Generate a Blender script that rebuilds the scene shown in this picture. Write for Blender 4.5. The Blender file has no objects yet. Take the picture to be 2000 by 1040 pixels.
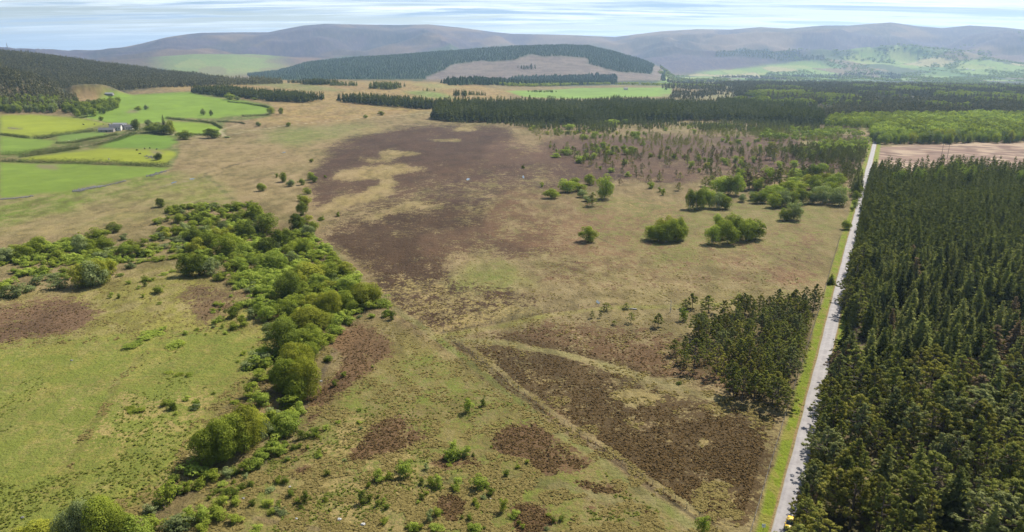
import bpy, math, random
import numpy as np
import time; T0 = time.time()
from mathutils import Vector
R_ = math.radians
SC = bpy.context.scene
COL = SC.collection

# ------------------------------------------------------------------ camera, sky, sun, exposure
H0 = 90.0            # drone height above the moor
FPX = 1351.0         # focal length in pixels of the 2000 px wide photograph
PITCH = R_(16.7)
SUN_AZ, SUN_EL = R_(42), R_(50)
cam = bpy.data.cameras.new('camera'); camo = bpy.data.objects.new('camera', cam); COL.objects.link(camo)
camo.location = (0, 0, H0); camo.rotation_euler = (math.pi/2 - PITCH, 0, 0)
cam.sensor_width = 36; cam.lens = FPX/2000*36; cam.clip_start = 1; cam.clip_end = 60000
SC.camera = camo
SC.view_settings.view_transform = 'Standard'; SC.view_settings.look = 'None'
SC.view_settings.gamma = 1; SC.view_settings.exposure = 0.72
SC.cycles.max_bounces = 5; SC.cycles.diffuse_bounces = 2; SC.cycles.transmission_bounces = 3; SC.cycles.glossy_bounces = 1
SC.cycles.volume_bounces = 0; SC.cycles.transparent_max_bounces = 6
SC.cycles.use_denoising = True; SC.cycles.denoising_prefilter = 'ACCURATE'; SC.cycles.denoising_input_passes = 'RGB_ALBEDO_NORMAL'

def nodes(m):
    m.use_nodes = True; nt = m.node_tree; nt.nodes.clear(); return nt
class NT:
    def __init__(s, nt): s.nt = nt
    def n(s, t, ins=None, **kw):
        k = s.nt.nodes.new(t)
        for a, b in kw.items(): setattr(k, a, b)
        for a, b in (ins or {}).items():
            if isinstance(b, bpy.types.NodeSocket): s.nt.links.new(b, k.inputs[a])
            else: k.inputs[a].default_value = b
        return k
    def math(s, op, a, b=None, c=None, clamp=False):
        k = s.nt.nodes.new('ShaderNodeMath'); k.operation = op; k.use_clamp = clamp
        for i, v in enumerate((a, b, c)):
            if v is None: continue
            if isinstance(v, bpy.types.NodeSocket): s.nt.links.new(v, k.inputs[i])
            else: k.inputs[i].default_value = v
        return k.outputs[0]
    def mix(s, f, a, b, bt='MIX'):
        k = s.nt.nodes.new('ShaderNodeMix'); k.data_type = 'RGBA'; k.blend_type = bt
        for i, v in ((0, f), (6, a), (7, b)):
            if isinstance(v, bpy.types.NodeSocket): s.nt.links.new(v, k.inputs[i])
            else: k.inputs[i].default_value = v if i == 0 or len(v) == 4 else (*v, 1)
        return k.outputs[2]
    def ramp(s, f, lo, hi):
        k = s.nt.nodes.new('ShaderNodeMapRange'); k.interpolation_type = 'SMOOTHSTEP'
        s.nt.links.new(f, k.inputs[0]); k.inputs[1].default_value = lo; k.inputs[2].default_value = hi
        return k.outputs[0]
    def noise(s, vec, scale, detail=4, rough=.55, dist=0, out=0):
        k = s.n('ShaderNodeTexNoise', {'Scale': scale, 'Detail': detail, 'Roughness': rough, 'Distortion': dist})
        s.nt.links.new(vec, k.inputs['Vector']); return k.outputs[out]
    def link(s, a, b): s.nt.links.new(a, b)

def lin(c):
    return tuple(((x/255)/12.92 if x/255 <= .04045 else ((x/255+.055)/1.055)**2.4) for x in c)

W = bpy.data.worlds.new('World'); SC.world = W; W.use_nodes = True
nt = W.node_tree; nt.nodes.clear(); T = NT(nt)
sky = T.n('ShaderNodeTexSky', sky_type='NISHITA'); sky.sun_disc = False
sky.sun_elevation = SUN_EL; sky.sun_rotation = SUN_AZ; sky.altitude = 300; sky.air_density = 1.0; sky.dust_density = 1.2; sky.ozone_density = 1.2
tc = T.n('ShaderNodeTexCoord'); sep = T.n('ShaderNodeSeparateXYZ', {0: tc.outputs['Generated']})
zz = T.math('ADD', T.math('MAXIMUM', sep.outputs[2], 0.0), 0.045)
cx = T.math('DIVIDE', sep.outputs[0], zz); cy = T.math('DIVIDE', sep.outputs[1], zz)
cv = T.n('ShaderNodeCombineXYZ', {0: T.math('MULTIPLY', cx, .30), 1: T.math('MULTIPLY', cy, 1.25), 2: 0.0}).outputs[0]
c1 = T.noise(cv, .62, 8, .62, 1.2)
c2 = T.noise(cv, 1.3, 6, .65, .8)
c3 = T.noise(T.n('ShaderNodeVectorMath', {0: cv, 1: (7.3, 2.1, 0)}, operation='ADD').outputs[0], .75, 6, .6, 1.0)
cf = T.ramp(T.math('ADD', T.math('MULTIPLY', c1, .55), T.math('MULTIPLY', c2, .45)), .43, .56)
up = T.math('MULTIPLY_ADD', T.ramp(sep.outputs[2], .11, .32), -.85, 1.0); cf = T.math('MULTIPLY', cf, up)
shade = T.ramp(T.math('ADD', T.math('MULTIPLY', c3, .6), T.math('MULTIPLY', c2, .4)), .44, .57)
ccol = T.mix(shade, (.86, .91, .95), (.24, .35, .48))
blue = T.mix(1.0, sky.outputs[0], (.075, .075, .075), 'MULTIPLY')
hz = T.math('SUBTRACT', 1.0, T.ramp(sep.outputs[2], .018, .062))
clouds = T.mix(T.math('MULTIPLY', cf, .92), blue, ccol)
allc = T.mix(T.math('MULTIPLY', hz, .6), clouds, (.74, .84, .90))
bg = T.n('ShaderNodeBackground', {'Color': allc, 'Strength': 1.0})
T.link(bg.outputs[0], T.n('ShaderNodeOutputWorld').inputs[0])
W.cycles.sampling_method = 'AUTOMATIC'

sl = bpy.data.lights.new('sun', 'SUN'); so = bpy.data.objects.new('sun', sl); COL.objects.link(so)
sl.energy = 5.0; sl.angle = R_(.53); sl.color = (1, .955, .88)
sd = Vector((math.sin(SUN_AZ)*math.cos(SUN_EL), math.cos(SUN_AZ)*math.cos(SUN_EL), math.sin(SUN_EL)))
so.rotation_euler = sd.to_track_quat('Z', 'Y').to_euler()

# ------------------------------------------------------------------ noise and terrain
def hsh(ix, iy, seed):
    h = (ix.astype(np.int64)*374761393 + iy.astype(np.int64)*668265263 + seed*974711) & 0xFFFFFFFF
    h = ((h ^ (h >> 13))*1274126177) & 0xFFFFFFFF
    return ((h ^ (h >> 16)) & 0xFFFFFF)/float(0xFFFFFF)
def vn(x, y, seed=0):
    ix = np.floor(x); iy = np.floor(y); fx = x-ix; fy = y-iy
    fx = fx*fx*(3-2*fx); fy = fy*fy*(3-2*fy)
    a = hsh(ix, iy, seed); b = hsh(ix+1, iy, seed); c = hsh(ix, iy+1, seed); d = hsh(ix+1, iy+1, seed)
    return (a+(b-a)*fx)*(1-fy)+(c+(d-c)*fx)*fy
def fbm(x, y, o=4, seed=0, g=.5):
    s = 0; a = 1; n = 0
    for i in range(o):
        s = s+a*vn(x*2**i+i*17.3, y*2**i-i*9.1, seed+i); n += a; a *= g
    return s/n
def sm(a, b, x):
    t = np.clip((x-a)/(b-a), 0, 1); return t*t*(3-2*t)
VPX = 1748.0
ROADP = [(1528, 1040), (1706, 290)]
def plane(px, py):
    u = (px-1000)/FPX; v = (py-520)/FPX
    t = H0/(math.sin(PITCH)+v*math.cos(PITCH))
    return np.array([u*t, t*(math.cos(PITCH)-v*math.sin(PITCH))])
RA = plane(*ROADP[0]); RB = plane(*ROADP[1]); RD = (RB-RA)/np.linalg.norm(RB-RA); RN = np.array([RD[1], -RD[0]])
def roadcoord(X, Y):       # along, signed distance (positive to the right of the road)
    dx = X-RA[0]; dy = Y-RA[1]
    return dx*RD[0]+dy*RD[1], dx*RN[0]+dy*RN[1]
MOUND = None
def height(X, Y):
    X = np.asarray(X, float); Y = np.asarray(Y, float)
    D = np.hypot(X, Y); az = np.clip(np.arctan2(X, Y), -R_(52), R_(52)); ca = np.cos(az); s = 1000+1410*np.tan(az)
    def Zc(y, d): return 90+(115-y)*d*ca/1473
    wl = 1-sm(850, 1150, s)
    right = -35*sm(2300, 4200, D)
    left = 27*sm(800, 1900, D)-52*sm(2300, 3000, D)
    z = right*(1-wl)+left*wl
    # forest ridges on the left
    zB = np.interp(s, [-900, 0, 100, 200, 300, 430, 560, 700], [60, 97, 107, 122, 134, 150, 170, 190])
    zB = Zc(zB, 2600)-14
    z = z+np.maximum(0, zB-z)*sm(1720, 2600, D)*(1-sm(2800, 4000, D))
    zA = np.interp(s, [-900, 0, 60, 100, 135, 175], [90, 130, 143, 162, 186, 215])
    zA = Zc(zA, 1650)-13
    z = z+np.maximum(0, zA-z)*sm(1290, 1620, D)*(1-sm(1640, 1980, D))
    # grassy mound
    ax = np.tan(R_(0)); mx = -.5925*1590*.8603; my = 1590*.8603
    q = np.hypot((X-mx)/62, (Y-my)/55); z = z+21*(1-sm(.25, 1.25, q))
    # middle hill
    ym = np.interp(s, [450, 540, 600, 700, 800, 900, 1000, 1100, 1150, 1200, 1250, 1290, 1320, 1500], [150, 139, 122, 111, 106, 98, 90, 87, 89, 100, 114, 128, 150, 190])
    zm = Zc(ym, 4500)-12+10*(fbm(X/300, Y/300, 3, 5)-.5)
    z = z+np.maximum(0, zm-z)*sm(2900, 4550, D)**.9*(1-sm(4700, 5600, D))
    # green hillside behind it
    yg = np.interp(s, [-900, 0, 200, 280, 380, 450, 550, 650, 800], [130, 126, 122, 117, 112, 113, 121, 132, 150])
    z = z+np.maximum(0, Zc(yg, 6000)-z)*sm(4700, 6000, D)*(1-sm(6100, 7000, D))
    # mountains
    yr = np.interp(s, [-900, -300, 0, 60, 130, 200, 250, 280, 330, 370, 400, 470, 530, 560, 600, 640, 700, 780, 840, 900, 960, 1000, 1060, 1100, 1150, 1200, 1240, 1290, 1360, 1420, 1480, 1530, 1600, 1650, 1700, 1730, 1780, 1830, 1880, 1940, 2000, 2300, 2900],
                   [70, 84, 94, 97, 101, 99, 92, 86, 74, 68, 65, 64, 64, 58, 51, 48, 49, 50, 49, 55, 63, 67, 68, 69, 71, 73, 68, 62, 58, 59, 54, 57, 51, 51, 47, 45, 52, 56, 51, 54, 60, 50, 70])
    zr = Zc(yr, 9500)
    t = np.clip((D-5600)/3900, 0, 1)
    ru = 1-np.abs(2*fbm(X/1400, Y/1400, 4, 40)-1)*2
    prof = t**1.35*(1.35-.35*t)
    z = z+np.maximum(0, zr-z)*prof*(1-sm(9800, 14000, D)*.6)+(ru-.6)*200*np.sin(np.pi*np.clip((t-.12)/.88, 0, 1))**1.3*(t < 1)
    # small ground relief, none beside the road
    al, dd = roadcoord(X, Y)
    near = sm(9, 30, np.abs(dd)) if True else 1
    near = np.where((D < 1000), near, 1)
    amp = 1.6*sm(80, 400, D)+.5
    z = z+near*amp*(fbm(X/55, Y/55, 3, 9)-.5)*(D < 9000)*2*.6
    z = z+near*.35*(fbm(X/6, Y/6, 2, 19)-.5)*(D < 700)
    # low terraces and the burn's gully through the foreground wood
    z = z-near*1.6*np.exp(-(burn_dist(X, Y)/7.0)**2)*(D < 520)
    return z
def seg_dist(X, Y, P):
    best = np.full(np.shape(X), 1e9)
    for (a, b), (c, d) in zip(P[:-1], P[1:]):
        L = (c-a)**2+(d-b)**2+1e-9
        t = np.clip(((X-a)*(c-a)+(Y-b)*(d-b))/L, 0, 1)
        best = np.minimum(best, np.hypot(X-a-t*(c-a), Y-b-t*(d-b)))
    return best
BURN = [tuple(plane(*p)) for p in [(285, 1000), (330, 960), (420, 935), (520, 890), (560, 840), (600, 780), (640, 700), (690, 620), (640, 560), (590, 500), (520, 460)]]
def burn_dist(X, Y):
    return seg_dist(X, Y, BURN)
_rs = 60*np.exp(np.arange(0, 1300)*.0042)
def at(px, py):
    px = np.atleast_1d(np.asarray(px, float)); py = np.atleast_1d(np.asarray(py, float))
    out = np.zeros((len(px), 3))
    for i0 in range(0, len(px), 400):
        u = (px[i0:i0+400]-1000)/FPX; v = (py[i0:i0+400]-520)/FPX
        dy = math.cos(PITCH)-v*math.sin(PITCH); dz = -math.sin(PITCH)-v*math.cos(PITCH)
        hl = np.hypot(u, dy); tt = _rs[None, :]/hl[:, None]
        X = u[:, None]*tt; Y = dy[:, None]*tt; Z = H0+dz[:, None]*tt
        below = Z < height(X, Y)
        k = np.where(below.any(1), below.argmax(1), len(_rs)-1); k = np.maximum(k, 1)
        lo = tt[np.arange(len(u)), k-1]; hi = tt[np.arange(len(u)), k]
        for _ in range(9):
            m = (lo+hi)/2; b = H0+dz*m < height(u*m, dy*m); hi = np.where(b, m, hi); lo = np.where(b, lo, m)
        out[i0:i0+400, 0] = u*hi; out[i0:i0+400, 1] = dy*hi; out[i0:i0+400, 2] = height(u*hi, dy*hi)
    return out
def at1(px, py): return at([px], [py])[0]
def inpoly(X, Y, P):
    P = np.asarray(P); x0, y0 = P[:, 0].min(), P[:, 1].min(); x1, y1 = P[:, 0].max(), P[:, 1].max()
    res = np.zeros(np.shape(X), bool)
    m = (X >= x0) & (X <= x1) & (Y >= y0) & (Y <= y1)
    if not m.any(): return res
    x = X[m]; y = Y[m]; c = np.zeros(x.shape, bool); n = len(P)
    for i in range(n):
        a, b = P[i], P[(i+1) % n]
        if a[1] == b[1]: continue
        k = (a[1] > y) != (b[1] > y)
        c ^= k & (x < (b[0]-a[0])*(y-a[1])/(b[1]-a[1])+a[0])
    res[m] = c
    return res
def pw(pts):
    pts = np.array(pts, float); return at(pts[:, 0], pts[:, 1])[:, :2]

# ------------------------------------------------------------------ ground sheet
GK = .52
def C(*c): return np.array(lin(c))*GK
rr = [6.0]
while rr[-1] < 90: rr.append(rr[-1]*1.03)
while rr[-1] < 22000:
    r = rr[-1]; rr.append(r+min(r*r/(H0*1473)*1.7, r*.0075))
rr = np.array(rr)
aa = np.concatenate([np.arange(-180, -44, 2.0), np.arange(-44, 44, .078), np.arange(44, 180, 2.0)])
aa = R_(1)*aa
NR, NA = len(rr), len(aa)
GX = rr[:, None]*np.sin(aa)[None, :]; GY = rr[:, None]*np.cos(aa)[None, :]
GZ = height(GX, GY)
GD = np.hypot(GX, GY)
w1 = np.minimum(1, GD/350)
w2 = np.clip(GD/450, 0, 2.0)
WX = GX+w1*4*(fbm(GX/6, GY/6, 2, 73)-.5)+w2*26*(fbm(GX/38, GY/38, 5, 71, .6)-.5); WY = GY+w1*6*(fbm(GX/6, GY/6, 2, 83)-.5)+w2*42*(fbm(GX/38, GY/38, 5, 81, .6)-.5)
BX = GX+1.2*(vn(GX/9, GY/9, 3)-.5); BY = GY+1.2*(vn(GX/9, GY/9, 4)-.5)
def blur(m, k):
    m = m.astype(np.float32)
    for ax in (0, 1):
        for _ in range(2):
            c = np.cumsum(np.concatenate([np.repeat(np.take(m, [0], ax), k+1, ax), m, np.repeat(np.take(m, [-1], ax), k, ax)], ax), ax, dtype=np.float64)
            n = m.shape[ax]; a = np.take(c, np.arange(2*k+1, 2*k+1+n), ax); b = np.take(c, np.arange(0, n), ax)
            m = ((a-b)/(2*k+1)).astype(np.float32)
    return m
base = np.zeros((NR, NA, 3), np.float32); heath = np.zeros((NR, NA, 4), np.float32); ext = np.zeros((NR, NA, 4), np.float32)
MOOR = C(150, 128, 86); base[:] = MOOR
heath[..., :3] = C(84, 64, 46)
n1 = fbm(GX/90, GY/90, 5, 101); n2 = fbm(GX/23, GY/40, 4, 111); n3 = fbm(GX/300, GY/300, 4, 121)
def P(poly, col, soft=3, warp=True, k=1.0):
    m = inpoly(WX if warp else BX, WY if warp else BY, pw(poly))
    m = blur(m, soft) if soft else m.astype(np.float32)
    m = (m*k)[..., None]; base[:] = base*(1-m)+m*np.asarray(col, np.float32); return m[..., 0]
HV = (fbm(GX/13, GY/22, 4, 141, .6)-.5)*.5+(fbm(GX/60, GY/90, 3, 142)-.5)*.3
def Hh(poly, f, col=None, soft=9):
    m = blur(inpoly(WX, WY, pw(poly)), soft)
    heath[..., 3] = heath[..., 3]*(1-m)+m*(f+HV)
    if col is not None: mm = blur(m > .02, 3)[..., None]; heath[..., :3] = heath[..., :3]*(1-mm)+mm*np.asarray(col, np.float32)
def E(poly, ch, f, soft=12, warp=True):
    m = blur(inpoly(WX if warp else BX, WY if warp else BY, pw(poly)), soft); ext[..., ch] = ext[..., ch]*(1-m)+m*f
def clean(poly):
    m = blur(inpoly(BX, BY, pw(poly)), 1); heath[..., 3] *= 1-m; ext[..., 0] *= 1-m; ext[..., 1] *= 1-m; ext[..., 2] = ext[..., 2]*(1-m)+m
def L(pts, w, col, k=1.0, jit=1.0):
    pts = pw(pts); d = seg_dist(WX*.0+GX+jit*(vn(GX/12, GY/12, 7)-.5)*2, GY+jit*(vn(GX/12, GY/12, 8)-.5)*2, [tuple(p) for p in pts])
    m = np.clip(1.5-d/(w/2+GD*.00018), 0, 1)*k
    mm = m[..., None]; base[:] = base*(1-mm)+mm*np.asarray(col, np.float32); heath[..., 3] *= 1-m; ext[..., 0] *= 1-m; ext[..., 1] *= 1-m
STRAW = C(182, 160, 102); GOLD = C(186, 158, 96); OLIVE = C(132, 134, 66); LUSH = C(122, 142, 58)
HB = C(90, 68, 46); HP = C(112, 86, 66); HD = C(104, 84, 52); BR = C(118, 92, 66)
# (see below)
# broad variation of the open moor
v = sm(.42, .62, n1)[..., None]; base[:] = base*(1-v)+v*C(160, 143, 94)
v = sm(.5, .66, n2)[..., None]*.5; base[:] = base*(1-v)+v*C(134, 124, 72)
print('t', time.time()-T0, NR, NA)
# distance: valley and mountain flanks
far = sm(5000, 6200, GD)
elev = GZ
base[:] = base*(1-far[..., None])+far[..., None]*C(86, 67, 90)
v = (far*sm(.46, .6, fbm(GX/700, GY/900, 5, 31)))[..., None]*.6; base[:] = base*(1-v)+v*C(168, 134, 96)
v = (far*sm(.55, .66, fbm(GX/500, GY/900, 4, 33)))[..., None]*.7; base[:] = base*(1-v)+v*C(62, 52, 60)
# patchwork of valley fields
def cells(x, y, seed):
    ix = np.floor(x); iy = np.floor(y); bd = np.full(x.shape, 9.); bi = np.zeros(x.shape)
    b2 = np.full(x.shape, 9.)
    for ox in (-1, 0, 1):
        for oy in (-1, 0, 1):
            cxx = ix+ox; cyy = iy+oy; px_ = cxx+.15+.7*hsh(cxx, cyy, seed); py_ = cyy+.15+.7*hsh(cxx, cyy, seed+1)
            d = np.hypot(x-px_, y-py_); c = hsh(cxx, cyy, seed+2)
            cl = d < bd; b2 = np.where(cl, bd, np.minimum(b2, d)); bd = np.where(cl, d, bd); bi = np.where(cl, c, bi)
    return bi, b2-bd
ci, ce = cells((GX*.9+GY*.25)/170, (GY-GX*.25)/340, 55)
pal = np.array([C(142, 176, 66), C(170, 186, 84), C(112, 150, 60), C(196, 184, 120), C(80, 104, 52), C(128, 160, 66), C(150, 130, 92), C(150, 180, 76)])
fld = pal[(ci*7.999).astype(int)]
s_ = 1000+1410*np.tan(np.clip(np.arctan2(GX, GY), -R_(52), R_(52)))
vf = sm(1180, 1300, s_)*sm(2300, 2700, GD)*(1-sm(6500, 6900, GD+500*(fbm(GX/400, GY/400, 3, 66)-.5)+np.interp(s_, [1200, 1350, 1500, 1640, 1800, 2000, 2400], [1300, 900, 300, -500, -500, -300, -300])))
m = vf[..., None]; base[:] = base*(1-m)+m*fld
hdg = (vf*(ce < .05)*(ci > .3))[..., None]*.7; base[:] = base*(1-hdg)+hdg*C(64, 84, 48)
base[:] = base
gh = sm(4700, 5200, GD)*(1-sm(6500, 6800, GD+400*(n3-.5)))*(1-sm(500, 590, s_))*sm(270, 350, s_)
m = (gh*.85)[..., None]; base[:] = base*(1-m)+m*(fld*.5+.5*C(160, 180, 96))
# middle hill
P([(530, 145), (600, 122), (700, 110), (800, 105), (900, 97), (1000, 89), (1100, 86), (1160, 88), (1210, 100), (1260, 116), (1292, 130), (1300, 150), (1280, 165), (1000, 166), (700, 165), (560, 160)], C(58, 84, 50), 1)
CLF = [(830, 152), (868, 137), (880, 128), (900, 124), (940, 119), (960, 121), (1002, 118), (1040, 106), (1058, 111), (1100, 110), (1148, 114), (1150, 125), (1180, 134), (1215, 142), (1272, 146), (1284, 128), (1296, 140), (1290, 158), (1190, 160), (1185, 152), (1000, 152), (900, 160), (836, 160)]
P(CLF, C(128, 112, 106), 1)
v = (inpoly(BX, BY, pw(CLF))*(vn(GX/60, GY/14, 5) > .5))[..., None]*.4
base[:] = base*(1-v)+v*C(176, 160, 142)
P([(1395, 108), (1440, 96), (1500, 94), (1560, 102), (1610, 110), (1615, 122), (1540, 122), (1480, 114), (1400, 113)], C(50, 66, 56), 1)
# left hill and plateau
P([(-400, 140), (0, 100), (200, 122), (330, 138), (420, 152), (425, 160), (330, 168), (200, 190), (125, 200), (0, 205), (-400, 230)], C(52, 62, 40), 1)
P([(300, 170), (380, 160), (430, 156), (560, 160), (800, 158), (900, 165), (1010, 180), (990, 195), (860, 205), (840, 218), (700, 235), (560, 245), (500, 240), (530, 215), (520, 205), (400, 185)], GOLD, 3)
v = (inpoly(WX, WY, pw([(300, 170), (430, 156), (900, 160), (1010, 180), (990, 195), (840, 218), (560, 245), (500, 240), (530, 215)]))*sm(.48, .6, n2))[..., None]*.6
base[:] = base*(1-v)+v*C(170, 136, 88)
P([(420, 157), (560, 162), (650, 172), (700, 178), (600, 178), (480, 166)], C(150, 152, 84), 2)
P([(790, 180), (830, 177), (890, 188), (870, 194), (820, 190)], C(140, 168, 76), 2)
P([(800, 163), (860, 164), (900, 172), (840, 174)], C(172, 168, 96), 2)
P([(130, 200), (140, 180), (160, 168), (185, 168), (215, 190), (205, 200), (160, 215)], C(172, 142, 84), 1)
P([(150, 178), (160, 167), (185, 167), (200, 178), (170, 174)], C(150, 144, 72), 1)
L([(135, 181), (170, 181), (200, 180)], 2.5, C(196, 176, 110))
# straw grassland of the left middle distance
P([(340, 300), (420, 275), (560, 262), (720, 238), (850, 226), (860, 236), (700, 262), (610, 300), (620, 380), (600, 430), (560, 410), (470, 395), (400, 340)], C(166, 145, 98), 4)
P([(500, 262), (600, 250), (700, 242), (740, 248), (660, 270), (560, 285), (520, 278)], C(140, 150, 78), 4, k=.7)
E([(500, 262), (600, 250), (740, 245), (640, 275), (540, 285)], 0, .5)
P([(0, 400), (300, 345), (420, 345), (470, 395), (400, 400), (300, 430), (200, 440), (0, 480)], C(150, 142, 84), 4)
E([(0, 440), (300, 400), (330, 430), (200, 460), (0, 500)], 1, .42)
P([(0, 392), (110, 375), (240, 350), (330, 338), (372, 345), (330, 352), (235, 380), (120, 412), (0, 436)], C(132, 148, 56), 3)
P([(330, 352), (420, 350), (460, 395), (350, 400), (230, 395)], C(150, 152, 72), 4, k=.8)
# pastures of the farm
P([(-150, 224), (150, 226), (215, 183), (380, 178), (530, 205), (530, 228), (440, 240), (440, 262), (350, 268), (350, 300), (336, 330), (250, 350), (0, 392), (-150, 400)], C(116, 130, 58), 1, False)
PAST = [([(0, 225), (60, 224), (150, 230), (214, 242), (160, 255), (120, 262), (60, 268), (0, 262)], C(158, 168, 48)),
        ([(0, 266), (60, 270), (110, 275), (95, 287), (40, 302), (0, 304)], C(128, 152, 54)),
        ([(112, 262), (200, 257), (216, 264), (150, 275), (112, 279)], C(122, 146, 60)),
        ([(192, 288), (245, 264), (300, 262), (338, 268), (346, 278), (324, 292), (240, 291)], C(120, 150, 50)),
        ([(60, 307), (195, 290), (330, 294), (346, 300), (326, 320), (36, 312)], C(158, 166, 46)),
        ([(0, 317), (332, 327), (312, 340), (200, 358), (120, 377), (0, 388)], C(128, 150, 52)),
        ([(192, 188), (240, 181), (370, 180), (400, 188), (480, 198), (528, 208), (522, 222), (440, 228), (425, 232), (330, 230), (316, 240), (260, 242), (216, 240), (150, 228), (190, 215)], C(136, 164, 54)),
        ([(324, 236), (406, 242), (434, 250), (432, 262), (352, 262), (330, 250)], C(142, 166, 50)),
        ([(985, 178), (1130, 172), (1310, 171), (1314, 188), (1150, 193), (1020, 189)], C(140, 170, 72)),
        ([(1370, 188), (1450, 179), (1448, 189), (1400, 194)], C(140, 170, 72))]
for q, c in PAST:
    P(q, c, 1, False); clean(q)
stripes = (.5+.5*np.sin((GX*.8+GY*.6)/2.2))*.05
pm = ext[..., 2:3]; base[:] = base*(1+pm*((n2[..., None]-.5)*.32+(fbm(GX/8, GY/8, 3, 45)[..., None]-.5)*.2+(n1[..., None]-.5)*.3))
for cx_, cy_, rx_, ry_ in ((97, 327, 26, 5), (30, 251, 12, 3), (265, 217, 14, 2), (300, 302, 12, 4)):
    P([(cx_+rx_*math.cos(a), cy_+ry_*math.sin(a)) for a in np.linspace(0, 6.2, 12)], C(150, 132, 104), 1, k=.75)
# heather of the central moor
Hh([(600, 306), (700, 263), (800, 243), (870, 240), (1000, 247), (1018, 292), (1045, 335), (1000, 365), (900, 372), (800, 385), (700, 396), (625, 412), (600, 385)], .78, C(94, 71, 53))
Hh([(960, 290), (1020, 290), (1100, 262), (1680, 262), (1700, 300), (1680, 345), (1400, 350), (1330, 360), (1180, 352), (1050, 350)], .76, HP)
Hh([(600, 380), (640, 420), (700, 440), (860, 430), (1000, 440), (1060, 400), (1040, 360), (900, 360), (700, 385)], .5, C(100, 76, 56), 14)
Hh([(1000, 340), (1200, 345), (1100, 400), (1200, 430), (1000, 395), (900, 400), (880, 372)], .52, C(98, 74, 58))
Hh([(610, 446), (700, 428), (860, 418), (970, 425), (1000, 445), (900, 478), (862, 500), (885, 545), (868, 560), (905, 600), (842, 632), (800, 612), (742, 562), (700, 518), (640, 482)], .72, HB)
Hh([(850, 470), (1040, 440), (1180, 450), (1150, 500), (1000, 510), (880, 500)], .60, C(110, 84, 60))
Hh([(760, 560), (890, 540), (1070, 560), (1090, 592), (860, 645), (800, 612)], .47, HB)
Hh([(1010, 520), (1130, 500), (1600, 520), (1600, 560), (1300, 575), (1080, 570)], .47, C(124, 96, 66))
Hh([(1000, 400), (1340, 395), (1400, 430), (1100, 460), (980, 440)], .45, C(126, 96, 68), 12)
Hh([(1120, 450), (1640, 420), (1640, 540), (1200, 520)], .43, C(140, 110, 78), 12)
E([(700, 500), (860, 545), (1100, 600), (860, 650), (770, 600)], 1, .52)
for q in ([(645, 350), (700, 324), (760, 322), (830, 332), (768, 345), (775, 378), (690, 408), (640, 417), (650, 398), (718, 372), (738, 350)], [(735, 300), (780, 293), (822, 300), (765, 309)], [(700, 311), (740, 308), (760, 314), (720, 318)],
          [(842, 268), (900, 272), (890, 278), (845, 276)], [(860, 250), (925, 249), (940, 256), (870, 259)], [(690, 262), (720, 250), (760, 248), (730, 262)], [(700, 430), (820, 402), (860, 398), (850, 404), (740, 428)]):
    Hh(q, .1, None, 2); P(q, STRAW, 3, k=.8)
P([(870, 545), (900, 520), (1000, 515), (1035, 540), (1000, 560), (900, 570)], C(156, 150, 84), 4); E([(870, 545), (1000, 515), (1035, 540), (900, 570)], 0, .42)
P([(1020, 440), (1650, 390), (1650, 500), (1600, 590), (1200, 600), (1100, 560), (1050, 500)], C(160, 142, 90), 5, k=.75)
E([(1080, 390), (1350, 380), (1660, 400), (1640, 500), (1300, 520), (1150, 470)], 0, .42)
E([(1150, 380), (1350, 400), (1350, 460), (1200, 420)], 1, .45)
E([(1350, 590), (1600, 560), (1610, 500), (1500, 540)], 0, .44)
# the right hand enclosures
Hh([(880, 655), (1150, 612), (1320, 640), (1420, 740), (1530, 800), (1300, 742), (1080, 690), (960, 668)], .68, C(122, 95, 64))
Hh([(850, 658), (900, 650), (1090, 686), (1300, 752), (1410, 780), (1540, 818), (1525, 880), (1475, 1020), (1400, 1030), (1300, 985), (1125, 885), (990, 778)], .71, HD)
E([(850, 662), (1080, 695), (1535, 832), (1470, 1000), (1330, 985), (1000, 775)], 1, .36)
E([(1350, 960), (1500, 880), (1470, 1040), (1300, 1040)], 1, .5); Hh([(1380, 960), (1500, 880), (1480, 1040), (1330, 1020)], .52, HD)
for q in ([(1190, 770), (1260, 755), (1310, 780), (1240, 800)], [(1210, 815), (1250, 820), (1240, 840)], [(1360, 790), (1440, 800), (1410, 815)], [(1350, 850), (1390, 858), (1360, 872)]):
    Hh(q, .36, None, 3); P(q, STRAW, 3, k=.7)
# left foreground
P([(0, 560), (160, 570), (330, 520), (470, 560), (540, 640), (520, 720), (450, 790), (380, 920), (280, 990), (200, 1060), (-200, 1060), (-300, 600)], C(166, 158, 76), 5)
E([(-200, 690), (200, 650), (420, 640), (540, 650), (500, 720), (430, 800), (380, 900), (280, 980), (-200, 1060)], 0, .60)
E([(-100, 800), (100, 900), (220, 1000), (100, 1080), (-200, 1080)], 0, .75)
E([(150, 760), (330, 740), (450, 760), (420, 840), (300, 860), (100, 900)], 1, .40)
Hh([(-100, 605), (60, 578), (150, 572), (205, 592), (190, 622), (110, 660), (-100, 690)], .8, C(132, 104, 76))
Hh([(330, 575), (400, 545), (462, 560), (478, 590), (420, 640), (390, 655), (370, 625)], .7, C(128, 104, 72))
Hh([(440, 548), (520, 560), (480, 590)], .66, C(128, 104, 72))
Hh([(205, 665), (270, 650), (265, 664), (220, 676)], .6, BR)
P([(620, 700), (690, 620), (780, 630), (850, 665), (1060, 820), (1200, 920), (1340, 1020), (1340, 1100), (300, 1100), (330, 980), (560, 860)], C(150, 136, 76), 5)
E([(620, 760), (850, 665), (1060, 820), (1340, 1020), (1340, 1100), (300, 1100), (400, 950)], 0, .40)
E([(700, 800), (900, 900), (1000, 1000), (800, 1060), (500, 1060), (560, 950)], 1, .45)
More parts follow.
